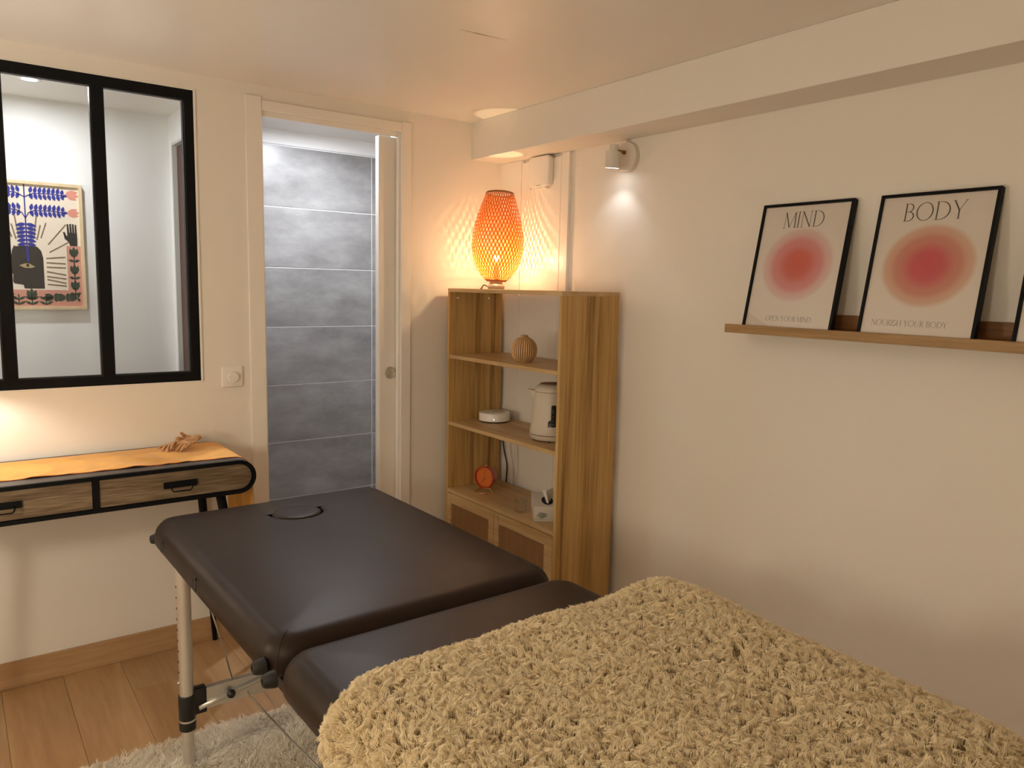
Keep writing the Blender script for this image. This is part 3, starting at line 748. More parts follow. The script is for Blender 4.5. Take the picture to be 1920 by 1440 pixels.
# carved wooden hands on the runner
def hand_mesh(curl, thumb_curl, spread=1.0, mirror=1):
    """palm up, wrist at origin, fingers along +x; metres at 9 cm long"""
    mb = MB()
    # palm as a flattened loft
    prof = [(-0.012, 0.011, 0.0085, 0), (0.0, 0.0115, 0.009, 0), (0.010, 0.0145, 0.009, 0.0005), (0.022, 0.0185, 0.0082, 0.001), (0.034, 0.0195, 0.0070, 0.002), (0.043, 0.0185, 0.0058, 0.0035), (0.047, 0.015, 0.004, 0.004)]
    rows = []
    for (x, wy, hz, dz) in prof:
        rows.append([(x, wy * math.cos(2 * PI * j / 20), dz + hz * math.sin(2 * PI * j / 20) * (0.75 if math.sin(2 * PI * j / 20) > 0 else 1.0) - (0.0035 if math.sin(2 * PI * j / 20) > 0.5 and 0.005 < x < 0.04 else 0)) for j in range(20)])
    k = len(rows); vs = [p for r in rows for p in r]
    fs = [(i * 20 + j, i * 20 + (j + 1) % 20, (i + 1) * 20 + (j + 1) % 20, (i + 1) * 20 + j) for i in range(k - 1) for j in range(20)] + [tuple(reversed(range(20))), tuple(range((k - 1) * 20, k * 20))]
    mb.add(vs, fs)
    lens = (0.036, 0.042, 0.039, 0.030)
    for i in range(4):
        y0 = (0.0135 - 0.009 * i); L = lens[i]
        ang = (1.5 - i) * 0.10 * spread
        p = Vector((0.040, y0, 0.003)); pts = [p.copy()]; pitch = 0.0; r = [0.0052]
        for s_ in range(3):
            pitch += curl[i][s_]
            l_ = L * (0.46, 0.30, 0.24)[s_]
            p = p + Vector((math.cos(pitch) * math.cos(ang), math.cos(pitch) * math.sin(ang), math.sin(pitch))) * l_
            pts.append(p.copy()); r.append((0.0047, 0.0042, 0.0028)[s_])
        q = [pts[0]]; rr = [r[0]]
        for a, b, ra_, rb_ in zip(pts[:-1], pts[1:], r[:-1], r[1:]):
            q += [a.lerp(b, 0.5), b]; rr += [(ra_ + rb_) / 2 * 0.96, rb_]
        mb.tube(q, rr, 10)
    p = Vector((0.010, 0.012, 0.002)); pts = [p.copy()]; rr = [0.0068]; dirs = [Vector((0.62, 0.70, 0.25)), Vector((0.85, 0.35, 0.35 + thumb_curl)), Vector((0.9, -0.1, 0.1 + thumb_curl))]
    for s_ in range(3):
        p = p + dirs[s_].normalized() * (0.016, 0.014, 0.012)[s_]; pts.append(p.copy()); rr.append((0.0058, 0.0048, 0.003)[s_])
    mb.tube(pts, rr, 10)
    mb.v = [(a, b * mirror, c) for a, b, c in mb.v]
    return mb
hs = thing('hand_sculpture', 'small carved wooden sculpture of two open hands lying on the ochre runner', 'sculpture', (-1.54, -0.115, CZ1 + 0.003))
for (lx, ly, lz, rot, cu, tc_, mir) in (
        (0.018, 0.026, 0.020, (0.30, 0.14, math.radians(222)), [(-0.15, -0.2, -0.3), (-0.2, -0.3, -0.2), (-0.1, -0.15, -0.1), (0.0, 0.1, 0.1)], 0.1, 1),
        (0.070, -0.004, 0.020, (-0.22, 0.20, math.radians(214)), [(-0.3, -0.35, 0.25), (-0.35, -0.3, 0.2), (-0.3, -0.3, 0.15), (-0.2, 0.3, 0.5)], 0.7, -1)):
    hb_ = hand_mesh(cu, tc_, 1.6, mir)
    M4 = Matrix.Translation((lx, ly, lz)) @ Matrix.Rotation(rot[2], 4, 'Z') @ Matrix.Rotation(rot[1], 4, 'Y') @ Matrix.Rotation(rot[0], 4, 'X')
    hb_.v = [tuple(M4 @ (Vector(p) * 1.22)) for p in hb_.v]
    zmin = min(p[2] for p in hb_.v); hb_.v = [(p[0], p[1], p[2] - zmin) for p in hb_.v]
    o = hb_.build('hand', 'hand_wood', hs, smooth=True, local=True)
    rm = o.modifiers.new('join', 'REMESH'); rm.mode = 'VOXEL'; rm.voxel_size = 0.0011; rm.use_smooth_shade = True
    sm = o.modifiers.new('soften', 'SMOOTH'); sm.factor = 0.5; sm.iterations = 3

# fabric-shaded lamp standing on the console's left end, outside the picture
DLX, DLY = -2.245, -0.195
dl = thing('shaded_lamp', 'small table lamp with a white fabric shade on the left end of the console table', 'lamp', (DLX, DLY, CZ1 + 0.002))
leafy('shade_fabric', (0.80, 0.74, 0.66), (0.75, 0.66, 0.54), 0.5)
glow('desk_bulb_glow', (1.0, 0.93, 0.84), P_DOME / (4 * PI * 0.026 ** 2) / PI)
MB().lathe([(0.0, 0.0), (0.045, 0.0), (0.045, 0.006), (0.040, 0.010), (0.008, 0.014), (0.007, 0.30)], (DLX, DLY, CZ1 + 0.002), n=32).build('base', 'brass', dl, smooth=True, auto=0.6)
MB().lathe([(0.120, 0.266), (0.088, 0.435), (0.0865, 0.435), (0.1185, 0.266), (0.120, 0.266)], (DLX, DLY, CZ1), n=40, caps=False).build('fabric_shade', 'shade_fabric', dl, smooth=True)
MB().lathe([(0.0, 0.295), (0.016, 0.300), (0.026, 0.320), (0.022, 0.338), (0.0, 0.346)], (DLX, DLY, CZ1), n=20, caps=False).build('bulb', 'desk_bulb_glow', dl, smooth=True)

# ------------------------------------------------------------------ light switch
sw = thing('light_switch', 'square white rotary light switch on the wall between window and door', 'light switch', (-1.2995, 0, 1.0575))
MB().box(-1.3405, -1.2585, -0.009, 0, 1.0165, 1.0985).build('plate', 'white_plastic', sw, bevel=0.006, seg=3, smooth=True, auto=0.8)
MB().lathe([(0.0235, 0.008), (0.0235, 0.0095), (0.0215, 0.0097), (0.0205, 0.019), (0.019, 0.0205), (0.0, 0.0205)], (-1.2985, 0, 1.0565), (0, -1, 0), 36).build('dial', 'white_plastic', sw, smooth=True, auto=0.5)

# ------------------------------------------------------------------ shelving unit
SX0, SX1, SY0, SY1 = -0.335, -0.037, -0.858, -0.046
su = thing('shelving_unit', 'tall oak-look shelving unit with open shelves above two cane doors in the corner', 'shelving unit', (-0.186, -0.452, 0))
PT = 0.0165
MB().box(SX0, SX1, SY0, SY1, 1.4035, 1.4200).build('top_panel', 'shelf_wood_flat', su, bevel=0.0008, seg=1)
MB().box(SX0, SX1, SY0, SY0 + PT, 0, 1.4030).build('side_panel', 'shelf_wood', su, bevel=0.0008, seg=1)
lp = MB().box(SX0, SX1, SY1 - PT, SY1, 0, 1.4030).build('side_panel', 'shelf_wood', su, bevel=0.0008, seg=1)
for zt in (1.1175, 0.8050, 0.4850):
    MB().box(SX0 + 0.001, SX1, SY0 + PT + 0.0003, SY1 - PT - 0.0003, zt - PT, zt).build('shelf', 'shelf_wood_flat', su, bevel=0.0008, seg=1)
MB().box(SX0 + 0.02, SX1, SY0 + PT, SY1 - PT, 0.03, 0.046).build('bottom_panel', 'shelf_wood_flat', su)
MB().box(SX1 - 0.004, SX1, SY0 + PT, SY1 - PT, 0.046, 0.468).build('back_panel', 'shelf_wood', su)
for xx in (-0.292, -0.118):
    c = MB().lathe([(0.0055, 0), (0.0055, 0.0012), (0.0025, 0.0014), (0.002, 0.0004), (0, 0.0004)], (xx, SY1 - PT, 1.377), (0, -1, 0), 16)
    tag(c.build('screw_cap', 'white_plastic', lp, smooth=True, auto=0.5))
def cane_door(y0, y1, stile_l, stile_r):
    z0, z1 = 0.022, 0.4655
    f0, f1 = SX0 - 0.0005, SX0 + 0.0155
    f = MB()
    yi0, yi1, zi0, zi1 = y0 + stile_r, y1 - stile_l, z0 + 0.048, z1 - 0.046
    f.box(f0, f1, y0, yi0, z0, z1); f.box(f0, f1, yi1, y1, z0, z1); f.box(f0 + 0.001, f1, yi0, yi1, zi1, z1); f.box(f0 + 0.001, f1, yi0, yi1, z0, zi0)
    d = f.build('door', 'shelf_wood_flat', su, bevel=0.0007, seg=1)
    MB().box(SX0 + 0.0135, SX0 + 0.0150, yi0, yi1, zi0, zi1).build('backing', 'dark_gap', d)
    c = MB(); q = 0.0058
    y = yi0 + q / 2; k = 0
    while y < yi1:
        c.box(SX0 + 0.0068, SX0 + 0.0078, y - 0.0012, y + 0.0012, zi0, zi1); y += q; k += 1
        if k % 9 == 0: c.box(SX0 + 0.0064, SX0 + 0.0074, y - q / 2 - 0.0016, y - q / 2 + 0.0016, zi0, zi1)
    z = zi0 + q / 2
    while z < zi1:
        c.box(SX0 + 0.0058, SX0 + 0.0067, yi0, yi1, z - 0.0017, z + 0.0017); z += q
    tag(c.build('cane_weave', 'cane', d, fix=False), kind='stuff')
cane_door(-0.4425, -0.0640, 0.030, 0.040)
cane_door(-0.8405, -0.4455, 0.034, 0.050)

# items on the shelves
# ribbed vase
vx, vy, vz = -0.235, -0.500, 1.1175
va = thing('ribbed_vase', 'round ribbed terracotta bud vase on the top open shelf', 'vase', (vx, vy, vz))
prof = [(0.0, 0.0), (0.030, 0.0), (0.034, 0.003)]
for i in range(1, 22):
    t = i / 21; a = -0.92 + t * 2.02
    prof.append((0.0560 * math.cos(a * 0.98) ** 0.9 if True else 0, 0.052 + 0.0555 * math.sin(a * 0.98)))
prof += [(0.0170, 0.1075), (0.0155, 0.112), (0.0150, 0.114), (0.0125, 0.1145), (0.0115, 0.108), (0.0, 0.100)]
NRB = 34
def ribs(i, a):
    return 1.0 if (i < 3 or i > 22) else 1 - 0.055 * (0.5 - 0.5 * math.cos(a * NRB)) ** 1.3
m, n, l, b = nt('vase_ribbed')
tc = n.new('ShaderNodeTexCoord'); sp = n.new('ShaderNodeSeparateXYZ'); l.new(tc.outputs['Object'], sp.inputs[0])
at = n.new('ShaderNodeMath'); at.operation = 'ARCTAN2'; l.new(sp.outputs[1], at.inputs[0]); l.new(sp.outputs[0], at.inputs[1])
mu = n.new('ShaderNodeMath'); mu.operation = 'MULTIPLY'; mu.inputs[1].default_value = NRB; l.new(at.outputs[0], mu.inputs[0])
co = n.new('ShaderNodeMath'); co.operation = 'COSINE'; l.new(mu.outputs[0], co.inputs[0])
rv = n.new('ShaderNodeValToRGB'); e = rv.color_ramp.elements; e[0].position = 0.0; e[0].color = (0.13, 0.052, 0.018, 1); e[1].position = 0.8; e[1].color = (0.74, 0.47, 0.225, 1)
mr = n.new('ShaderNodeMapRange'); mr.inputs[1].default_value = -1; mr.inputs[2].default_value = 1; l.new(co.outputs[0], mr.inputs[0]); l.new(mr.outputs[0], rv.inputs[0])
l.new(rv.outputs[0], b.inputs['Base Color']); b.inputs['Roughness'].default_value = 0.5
MB().lathe(prof, (vx, vy, vz), (0, 0, 1), NRB * 8, caps=False, mod=ribs).build('body', 'vase_ribbed', va, smooth=True)

# white disc device
px_, py_, pz_ = -0.145, -0.165, 0.8050
pk = thing('round_device', 'flat round white device with a slot in its top on the middle shelf', 'electronic device', (px_, py_, pz_))
MB().lathe([(0.0, 0.0), (0.066, 0.0), (0.068, 0.005)], (px_, py_, pz_), n=48).build('base_ring', 'black_plastic', pk, smooth=True, auto=0.6)
MB().lathe([(0.069, 0.005), (0.0725, 0.007), (0.0725, 0.041), (0.071, 0.0435), (0.067, 0.0445), (0.0, 0.0445)], (px_, py_, pz_), n=56).build('housing', 'white_gloss', pk, smooth=True, auto=0.6)
sl = MB().box(-0.030, 0.030, -0.0035, 0.0035, 0.0440, 0.0449)
ca, sa = math.cos(math.radians(-40)), math.sin(math.radians(-40))
sl.v = [(px_ + 0.022 + a * ca - b_ * sa, py_ - 0.004 + a * sa + b_ * ca, pz_ + c_) for a, b_, c_ in sl.v]
sl.build('slot', 'dark_gap', pk)
glow('led_glow', (1, 1, 1), 6.0)
dv = Vector((-0.60, -0.80, 0)).normalized()
MB().lathe([(0.0014, 0), (0.0014, 0.0006)], (px_ + dv.x * 0.0724, py_ + dv.y * 0.0724, pz_ + 0.018), dv, 10).build('indicator_led', 'led_glow', pk)

# kettle
kx, ky, kz = -0.196, -0.642, 0.8050
kt = thing('electric_kettle', 'cream electric kettle with a dark display at the right end of the middle shelf', 'kettle', (kx, ky, kz))
def kr_(z): return 0.0865 - 0.0165 * (z - 0.03) / 0.19
MB().lathe([(0.0, 0.004), (0.070, 0.004), (0.080, 0.008), (0.0865, 0.018), (0.0872, 0.027)], (kx, ky, kz), n=56).build('power_base', 'cream_plastic', kt, smooth=True, auto=0.6)
MB().lathe([(0.0845, 0.0275), (0.0845, 0.0295)], (kx, ky, kz), n=56, caps=False).build('base_joint', 'dark_gap', kt)
MB().lathe([(0.0855, 0.0295), (0.0865, 0.034)] + [(kr_(0.034 + i * 0.0188), 0.034 + i * 0.0188) for i in range(1, 10)] + [(0.0695, 0.2035)], (kx, ky, kz), n=64).build('body', 'cream_plastic', kt, smooth=True, auto=0.8)
MB().lathe([(0.0690, 0.2045), (0.0690, 0.214), (0.064, 0.224), (0.054, 0.231), (0.049, 0.233)], (kx, ky, kz), n=56).build('lid_ring', 'cream_plastic', kt, smooth=True, auto=0.6)
MB().lathe([(0.049, 0.2325), (0.047, 0.236), (0.042, 0.237), (0.0, 0.237)], (kx, ky, kz), n=48).build('lid', 'kettle_lid', kt, smooth=True, auto=0.6)
sd = Vector((-0.80, 0.60, 0)).normalized(); sdn = Vector((-sd.y, sd.x, 0))
spv = []
for (d_, w_, z_) in ((0.066, 0.024, 0.207), (0.098, 0.004, 0.211), (0.074, 0.006, 0.165), (0.068, 0.016, 0.165)):
    for s_ in (-1, 1): q = Vector((kx, ky, kz)) + sd * d_ + sdn * (s_ * w_); spv.append((q.x, q.y, kz + z_))
MB().add(spv, [(0, 1, 3, 2), (2, 3, 5, 4), (0, 2, 4, 6), (1, 7, 5, 3), (4, 5, 7, 6), (0, 6, 7, 1)]).build('spout', 'cream_plastic', kt, bevel=0.002)
MB().tube([(kx + 0.052, ky - 0.046, kz + 0.195), (kx + 0.075, ky - 0.066, kz + 0.190), (kx + 0.086, ky - 0.077, kz + 0.165), (kx + 0.084, ky - 0.076, kz + 0.095), (kx + 0.066, ky - 0.060, kz + 0.062)], [0.012, 0.0115, 0.011, 0.011, 0.012], 14).build('handle', 'cream_plastic', kt, smooth=True)
camdir = math.atan2(-3.052 - ky, -2.19 - kx)
def curved_patch(pts_az, off, thick=0.0012, n=10):
    """patch on the kettle's body from rows of (azimuth_left, azimuth_right, z)"""
    rows = []
    for (a0, a1, z) in pts_az:
        rows.append([(kx + (kr_(z) + off) * math.cos(a0 + (a1 - a0) * i / n), ky + (kr_(z) + off) * math.sin(a0 + (a1 - a0) * i / n), kz + z) for i in range(n + 1)])
    return MB().grid(rows)
A0 = camdir - 0.18
gw = curved_patch([(A0 + 0.02, A0 + 0.45, 0.055), (A0 - 0.02, A0 + 0.50, 0.062), (A0 - 0.02, A0 + 0.50, 0.158), (A0 + 0.02, A0 + 0.45, 0.166)], 0.0012)
gw.build('window_strip', 'kettle_window', kt, smooth=True)
dp = curved_patch([(A0 + 0.07, A0 + 0.47, 0.066), (A0 + 0.05, A0 + 0.47, 0.070), (A0 + 0.05, A0 + 0.47, 0.086), (A0 + 0.09, A0 + 0.47, 0.092), (A0 + 0.19, A0 + 0.47, 0.094), (A0 + 0.20, A0 + 0.46, 0.150), (A0 + 0.23, A0 + 0.45, 0.155)], 0.0020)
tag(dp.build('display', 'black_plastic', kt, smooth=True))['label'] = 'black display strip with tiny white marks'
mk = MB()
for (a_, w_, z_) in ((0.29, 0.04, 0.134), (0.29, 0.04, 0.126), (0.30, 0.03, 0.110), (0.30, 0.025, 0.092), (0.14, 0.06, 0.076), (0.25, 0.03, 0.078), (0.33, 0.03, 0.077), (0.17, 0.10, 0.0695)):
    q = curved_patch([(A0 + a_ - w_ / 2, A0 + a_ + w_ / 2, z_ - 0.0007), (A0 + a_ - w_ / 2, A0 + a_ + w_ / 2, z_ + 0.0007)], 0.0026, n=3); mk.add(q.v, q.f)
mk.build('display_mark', 'carton', kt)
for a_ in (0.3, 1.7, 3.4, 5.0):
    MB().cyl((kx + 0.066 * math.cos(a_ + 2.3), ky + 0.066 * math.sin(a_ + 2.3), kz), (kx + 0.066 * math.cos(a_ + 2.3), ky + 0.066 * math.sin(a_ + 2.3), kz + 0.006), 0.005, n=10).build('foot', 'rubber', kt)

# clock
qx, qy, qz = -0.225, -0.205, 0.4850
ck_ = thing('alarm_clock', 'round orange alarm clock on a brass ring stand on the cabinet top', 'clock', (qx, qy, qz))
cd = Vector((-0.93, -0.36, 0.02)).normalized(); cc = Vector((qx, qy, qz + 0.068))
MB().lathe([(0.0, -0.050), (0.030, -0.050), (0.044, -0.040), (0.0515, -0.018), (0.0525, 0.0), (0.0515, 0.006), (0.0475, 0.007), (0.0455, 0.001), (0.045, -0.004), (0.0, -0.004)], cc, cd, 48).build('case', 'clock_orange', ck_, smooth=True, auto=0.7)
MB().lathe([(0.0, -0.0030), (0.0450, -0.0030)], cc, cd, 40, caps=False).build('dial', 'clock_face', ck_)
cu_ = Vector((0, 0, 1)); cu_ = (cu_ - cd * cu_.dot(cd)).normalized(); cs_ = cu_.cross(cd)
def on_face(a, r, d): return cc + cd * d + cs_ * (r * math.sin(a)) + cu_ * (r * math.cos(a))
hh = MB()
for (a, L, w) in ((math.radians(205), 0.033, 0.0013), (math.radians(188), 0.024, 0.0016), (math.radians(2), 0.032, 0.0008)):
    hh.tube([on_face(a, -0.004, 0.0), on_face(a, L, 0.0)], [w, w * 0.6], 6)
hh.lathe([(0.004, -0.002), (0.004, 0.002), (0, 0.002)], cc, cd, 14)
hh.build('hands', 'brass', ck_)
tk = MB()
for i in range(12): tk.tube([on_face(i * PI / 6, 0.037, -0.0026), on_face(i * PI / 6, 0.042, -0.0026)], 0.0006, 5)
tk.build('hour_mark', 'brass', ck_)
MB().lathe([(0.0, 0.0012), (0.0465, 0.0010)], cc, cd, 40, caps=False).build('crystal', 'tumbler_glass', ck_)
MB().lathe([(0.005, 0), (0.004, 0.006), (0, 0.0065)], cc + Vector((0, 0, 0.050)) - cd * 0.015, (0, 0, 1), 12).build('stop_button', 'brass', ck_, smooth=True)
st = MB(); rp = [(qx + 0.043 * math.cos(2 * PI * i / 40), qy + 0.043 * math.sin(2 * PI * i / 40), qz + 0.0022) for i in range(41)]
st.tube(rp, 0.0021, 8, caps=False)
arc = [cc + cd * -0.008 + cs_ * (0.0535 * math.sin(a)) + cu_ * (0.0535 * math.cos(a)) for a in np.linspace(math.radians(120), math.radians(240), 20)]
st.tube(arc, 0.0018, 8)
for s_ in (-1, 1): st.tube([cc - cd * 0.008 + cs_ * (s_ * 0.020) - cu_ * 0.049, (qx - cd.x * 0.010 + cs_.x * s_ * 0.040, qy - cd.y * 0.010 + cs_.y * s_ * 0.040, qz + 0.003)], 0.0018, 8)
tag(st.build('ring_stand', 'brass', ck_, smooth=True, auto=0.8))['label'] = 'thin brass ring stand'

# tumbler
gx, gy, gz = -0.272, -0.553, 0.4850
gl_ = MB().lathe([(0.0, 0.0), (0.022, 0.0), (0.024, 0.002), (0.028, 0.062), (0.0272, 0.0625), (0.0232, 0.006), (0.0, 0.005)], (gx, gy, gz), n=32, caps=False).build('drinking_glass', 'tumbler_glass', None, smooth=True)
tag(gl_, 'small empty clear drinking glass on the cabinet top left of the tissue box', 'glass')

# tissue box
TBX, TBY, TBZ = -0.198, -0.634, 0.4850
tb = thing('tissue_box', 'white carton tissue box with a tissue sticking out on the cabinet top', 'tissue box', (TBX, TBY, TBZ), None, (0, 0, math.radians(55)))
def tloc(mb): mb.v = [(TBX + p[0], TBY + p[1], TBZ + p[2]) for p in mb.v]; return mb
tloc(MB().box(-0.112, 0.112, -0.060, 0.060, 0.0, 0.062)).build('carton', 'carton', tb, bevel=0.001)
tloc(MB().prism([(-0.02 + 0.062 * math.cos(2 * PI * i / 28), 0.024 * math.sin(2 * PI * i / 28)) for i in range(28)], 0.061, 0.0628, lambda a, b_, d: (a, b_, d))).build('opening', 'dark_gap', tb)
ti = []
for i in range(15):
    row = []
    for j in range(9):
        t = j / 8; a = i / 14
        row.append((-0.066 + 0.095 * a - 0.012 * t, -0.004 + 0.022 * math.sin(a * 10) * (0.35 + t) + 0.014 * t * math.cos(i * 0.9), 0.058 + t * (0.044 + 0.020 * math.sin(a * 6 + 0.4) + 0.012 * math.cos(a * 17))))
    ti.append(row)
tis = tloc(MB().grid(ti)).build('tissue', 'tissue', tb, smooth=True)
sm_ = tis.modifiers.new('thickness', 'SOLIDIFY'); sm_.thickness = 0.0008
tloc(MB().prism([(0.026 + 0.020 * math.cos(2 * PI * i / 16) * (1 + 0.3 * math.sin(3 * i)), 0.026 + 0.012 * math.sin(2 * PI * i / 16) * (1 + 0.2 * math.cos(2 * i))) for i in range(16)], -0.1126, -0.1118, lambda a, b_, d: (d, a, b_))).build('printed_motif', 'carton_motif', tb)
tloc(MB().box(-0.1125, -0.112, -0.060, 0.060, 0.0095, 0.0102)).build('printed_line', 'carton_motif', tb)

# cables behind the unit
tag(MB().cord([(-0.026, -0.115, 0.83), (-0.024, -0.066, 0.72), (-0.024, -0.078, 0.64), (-0.024, -0.112, 0.57), (-0.024, -0.104, 0.49), (-0.024, -0.10, 0.40)], 0.0032, 8).build('power_cord', 'black_cable', None, smooth=True),
    'black power cord hanging behind the shelving unit under the white disc', 'cord')
for i, (ya, lab) in enumerate(((-0.140, 'white cord hanging next to the black cord behind the shelving unit'), (-0.172, 'white cord hanging furthest from the back wall behind the shelving unit'))):
    tag(MB().cord([(-0.024, ya + 0.01, 0.83), (-0.022, ya + 0.012 * (1 - 2 * i), 0.66), (-0.022, ya - 0.022, 0.55), (-0.022, ya - 0.012, 0.45), (-0.022, ya - 0.01, 0.38)], 0.0022, 8).build('power_cord', 'white_cable', None, smooth=True), lab, 'cord', 'white cords behind the shelving unit')

# ------------------------------------------------------------------ rattan lamp
lx, ly, lz = -0.190, -0.222, 1.4200
lm = thing('table_lamp', 'glowing woven bamboo table lamp with an egg-shaped shade on top of the shelving unit', 'lamp', (lx, ly, lz))
MB().lathe([(0.0, 0.0), (0.036, 0.0), (0.0385, 0.006), (0.0375, 0.014), (0.032, 0.022), (0.026, 0.026)], (lx, ly, lz), n=40).build('base', 'lamp_foot', lm, smooth=True, auto=0.7)
MB().cyl((lx, ly, lz + 0.024), (lx, ly, lz + 0.034), 0.029).build('base_collar', 'kettle_lid', lm, smooth=True, auto=0.6)
MB().cyl((lx, ly, lz + 0.03), (lx, ly, lz + 0.115), 0.011).build('socket', 'white_plastic', lm, smooth=True, auto=0.6)
glow('rattan_bulb_glow', (1.0, 0.71, 0.38), P_RATTAN / (4 * PI * 0.0125 ** 2) / PI)
MB().lathe([(0.0135 * math.sin(PI * i / 10), 0.1385 - 0.0135 * math.cos(PI * i / 10)) for i in range(11)], (lx, ly, lz), n=16, caps=False).build('bulb', 'rattan_bulb_glow', lm, smooth=True)
shp = [(0.030, 0.046), (0.036, 0.062), (0.055, 0.078), (0.115, 0.100), (0.19, 0.1125), (0.25, 0.1160), (0.31, 0.1130), (0.40, 0.0965), (0.47, 0.078), (0.515, 0.064)]
SHH = 0.425
def sr(t):
    """shade radius at height fraction"""
    pts = [(0.0, 0.040), (0.03, 0.056), (0.08, 0.074), (0.15, 0.091), (0.25, 0.107), (0.35, 0.1145), (0.45, 0.1160), (0.55, 0.1130), (0.66, 0.1055), (0.78, 0.0925), (0.90, 0.0755), (0.965, 0.066), (1.0, 0.061)]
    for (a, ra), (b_, rb_) in zip(pts[:-1], pts[1:]):
        if t <= b_: u = (t - a) / (b_ - a); return ra + (rb_ - ra) * u
    return pts[-1][1]
Z0S = 0.034
tilt = Matrix.Rotation(math.radians(1.2), 3, 'Y') @ Matrix.Rotation(math.radians(0.8), 3, 'X')
def shp_pt(th, t, dr=0.0):
    r = sr(t) + dr
    p = Vector((r * math.cos(th), r * math.sin(th), t * (SHH - Z0S)))
    p = tilt @ p
    return (lx + p.x, ly + p.y, lz + Z0S + p.z + 0.006 * math.cos(th + 2.2) * t)
shade = thing('lamp_shade', None, None); shade.parent = lm
for (t0_, t1_) in ((0.978, 1.0), (0.0, 0.022)):
    rows = [[shp_pt(2 * PI * j / 48, t, dr) for j in range(49)] for (t, dr) in ((t0_, 0.001), (t1_, 0.001), (t1_, -0.001), (t0_, -0.001), (t0_, 0.001))]
    MB().grid(rows).build('rim', 'bamboo_rim', shade, smooth=True)
NSTR, NROW, SUB = 84, 23, 6
wv = MB()
for i in range(NSTR):
    th0 = 2 * PI * i / NSTR; sgn = 1 if i % 2 == 0 else -1
    L = []; R_ = []; K = NROW * SUB
    for k in range(K + 1):
        t = 0.02 + 0.965 * k / K
        amp = (PI / NSTR) * 0.80
        th = th0 + sgn * amp * math.cos(PI * k / SUB)
        hw = min(0.0034, 0.78 * PI * sr(t) / NSTR) / sr(t)
        dr = 0.0006 * math.sin(PI * k / SUB) * sgn
        L.append(shp_pt(th - hw, t, dr)); R_.append(shp_pt(th + hw, t, dr))
    wv.grid([L, R_])
wvo = wv.build('weave', 'bamboo', shade, smooth=True, fix=False); tag(wvo, kind='stuff')
MB().cord([(lx - 0.020, ly + 0.034, lz + 0.010), (lx - 0.028, ly + 0.050, lz + 0.020), (lx - 0.032, ly + 0.062, lz + 0.014), (lx - 0.030, ly + 0.070, lz + 0.003), (lx - 0.01, ly + 0.11, lz + 0.003), (lx + 0.03, -0.060, lz + 0.003), (lx + 0.05, -0.036, lz + 0.002), (lx + 0.05, -0.028, lz - 0.03), (lx + 0.05, -0.028, 0.60)], 0.0026, 8).build('power_cord', 'brown_cable', lm, smooth=True)

# ------------------------------------------------------------------ wall spotlight and two unseen copies added as fill light
def sconce(loc, rotz, label, power, color=COOL, group='white wall spotlights', dirv=(0.03, 0.12, -1)):
    t = thing('wall_spotlight', label, 'wall light', loc, group)
    # local frame: wall behind at +x, room towards -x
    def L(mb, name, mat, parent, **k): return mb.build(name, mat, parent, local=True, **k)
    L(MB().lathe([(0.0, 0.0), (0.0575, 0.0), (0.0575, 0.018), (0.056, 0.021), (0.0, 0.022)], (0, 0, 0), (-1, 0, 0), 44), 'wall_plate', 'spot_cap', t, smooth=True, auto=0.5)  # plate's shade put into its colour, greyer than white plastic
    L(MB().lathe([(0.0022, 0), (0.0022, 0.001)], (-0.010, -0.0572, -0.006), (0, -1, 0), 10), 'fixing_screw', 'steel', t)
    L(MB().cyl((-0.022, 0.004, 0.016), (-0.066, 0.004, 0.021), 0.0052, n=14).cyl((-0.020, 0.004, 0.016), (-0.032, 0.004, 0.017), 0.0075, n=14), 'arm', 'old_brass', t, smooth=True, auto=0.6)
    ax = Vector(dirv).normalized(); top = Vector((-0.083, 0.000, 0.040))
    h = L(MB().lathe([(0.0, 0.0), (0.0165, 0.0), (0.0175, 0.002), (0.0175, 0.026), (0.0285, 0.0262), (0.0290, 0.028), (0.0290, 0.0875), (0.0265, 0.0885), (0.0262, 0.0855)], top, ax, 40, caps=False), 'spot_head', 'spot_cap', t, smooth=True, auto=0.5)
    L(MB().lathe([(0.0, 0.0865), (0.0262, 0.0865)], top, ax, 32, caps=False), 'lens', 'sconce_glow', h)
    t.rotation_euler = (0, 0, rotz)
    d = bpy.data.lights.new('light', 'SPOT'); d.energy = power; d.color = color; d.spot_size = math.radians(104); d.spot_blend = 0.55; d.shadow_soft_size = 0.022
    o = bpy.data.objects.new('light', d); COL.objects.link(o); o.parent = t; o.location = top + ax * 0.092
    o.rotation_euler = ax.to_track_quat('-Z', 'Y').to_euler()
    return t
glow('sconce_glow', (0.93, 0.95, 1.0), 14.0)
s1 = sconce((0, -0.842, 1.946), 0, 'white round wall spotlight under the beam right of the shelving unit', P_SCONCE)
MB().tube([(-0.010, 0.0, 0.055), (-0.012, 0.004, 0.070)], 0.002, 6).tube([(-0.010, 0.003, 0.055), (-0.013, 0.012, 0.069)], 0.0018, 6).build('supply_wire', 'white_cable', s1, local=True, smooth=True)
sconce((XL, -3.5, 1.946), PI, 'unseen fill spotlight added on the left wall beside the foot end', P_FILL * 0.25, SOFT, dirv=(-0.55, 0.1, -1))  # this and the next: unseen spots added to brighten the room
sconce((-2.45, YF, 1.946), -PI / 2, 'unseen spotlight added as fill on the wall behind the foot end', P_FILL * 0.25, SOFT, dirv=(-0.5, 0.1, -1))

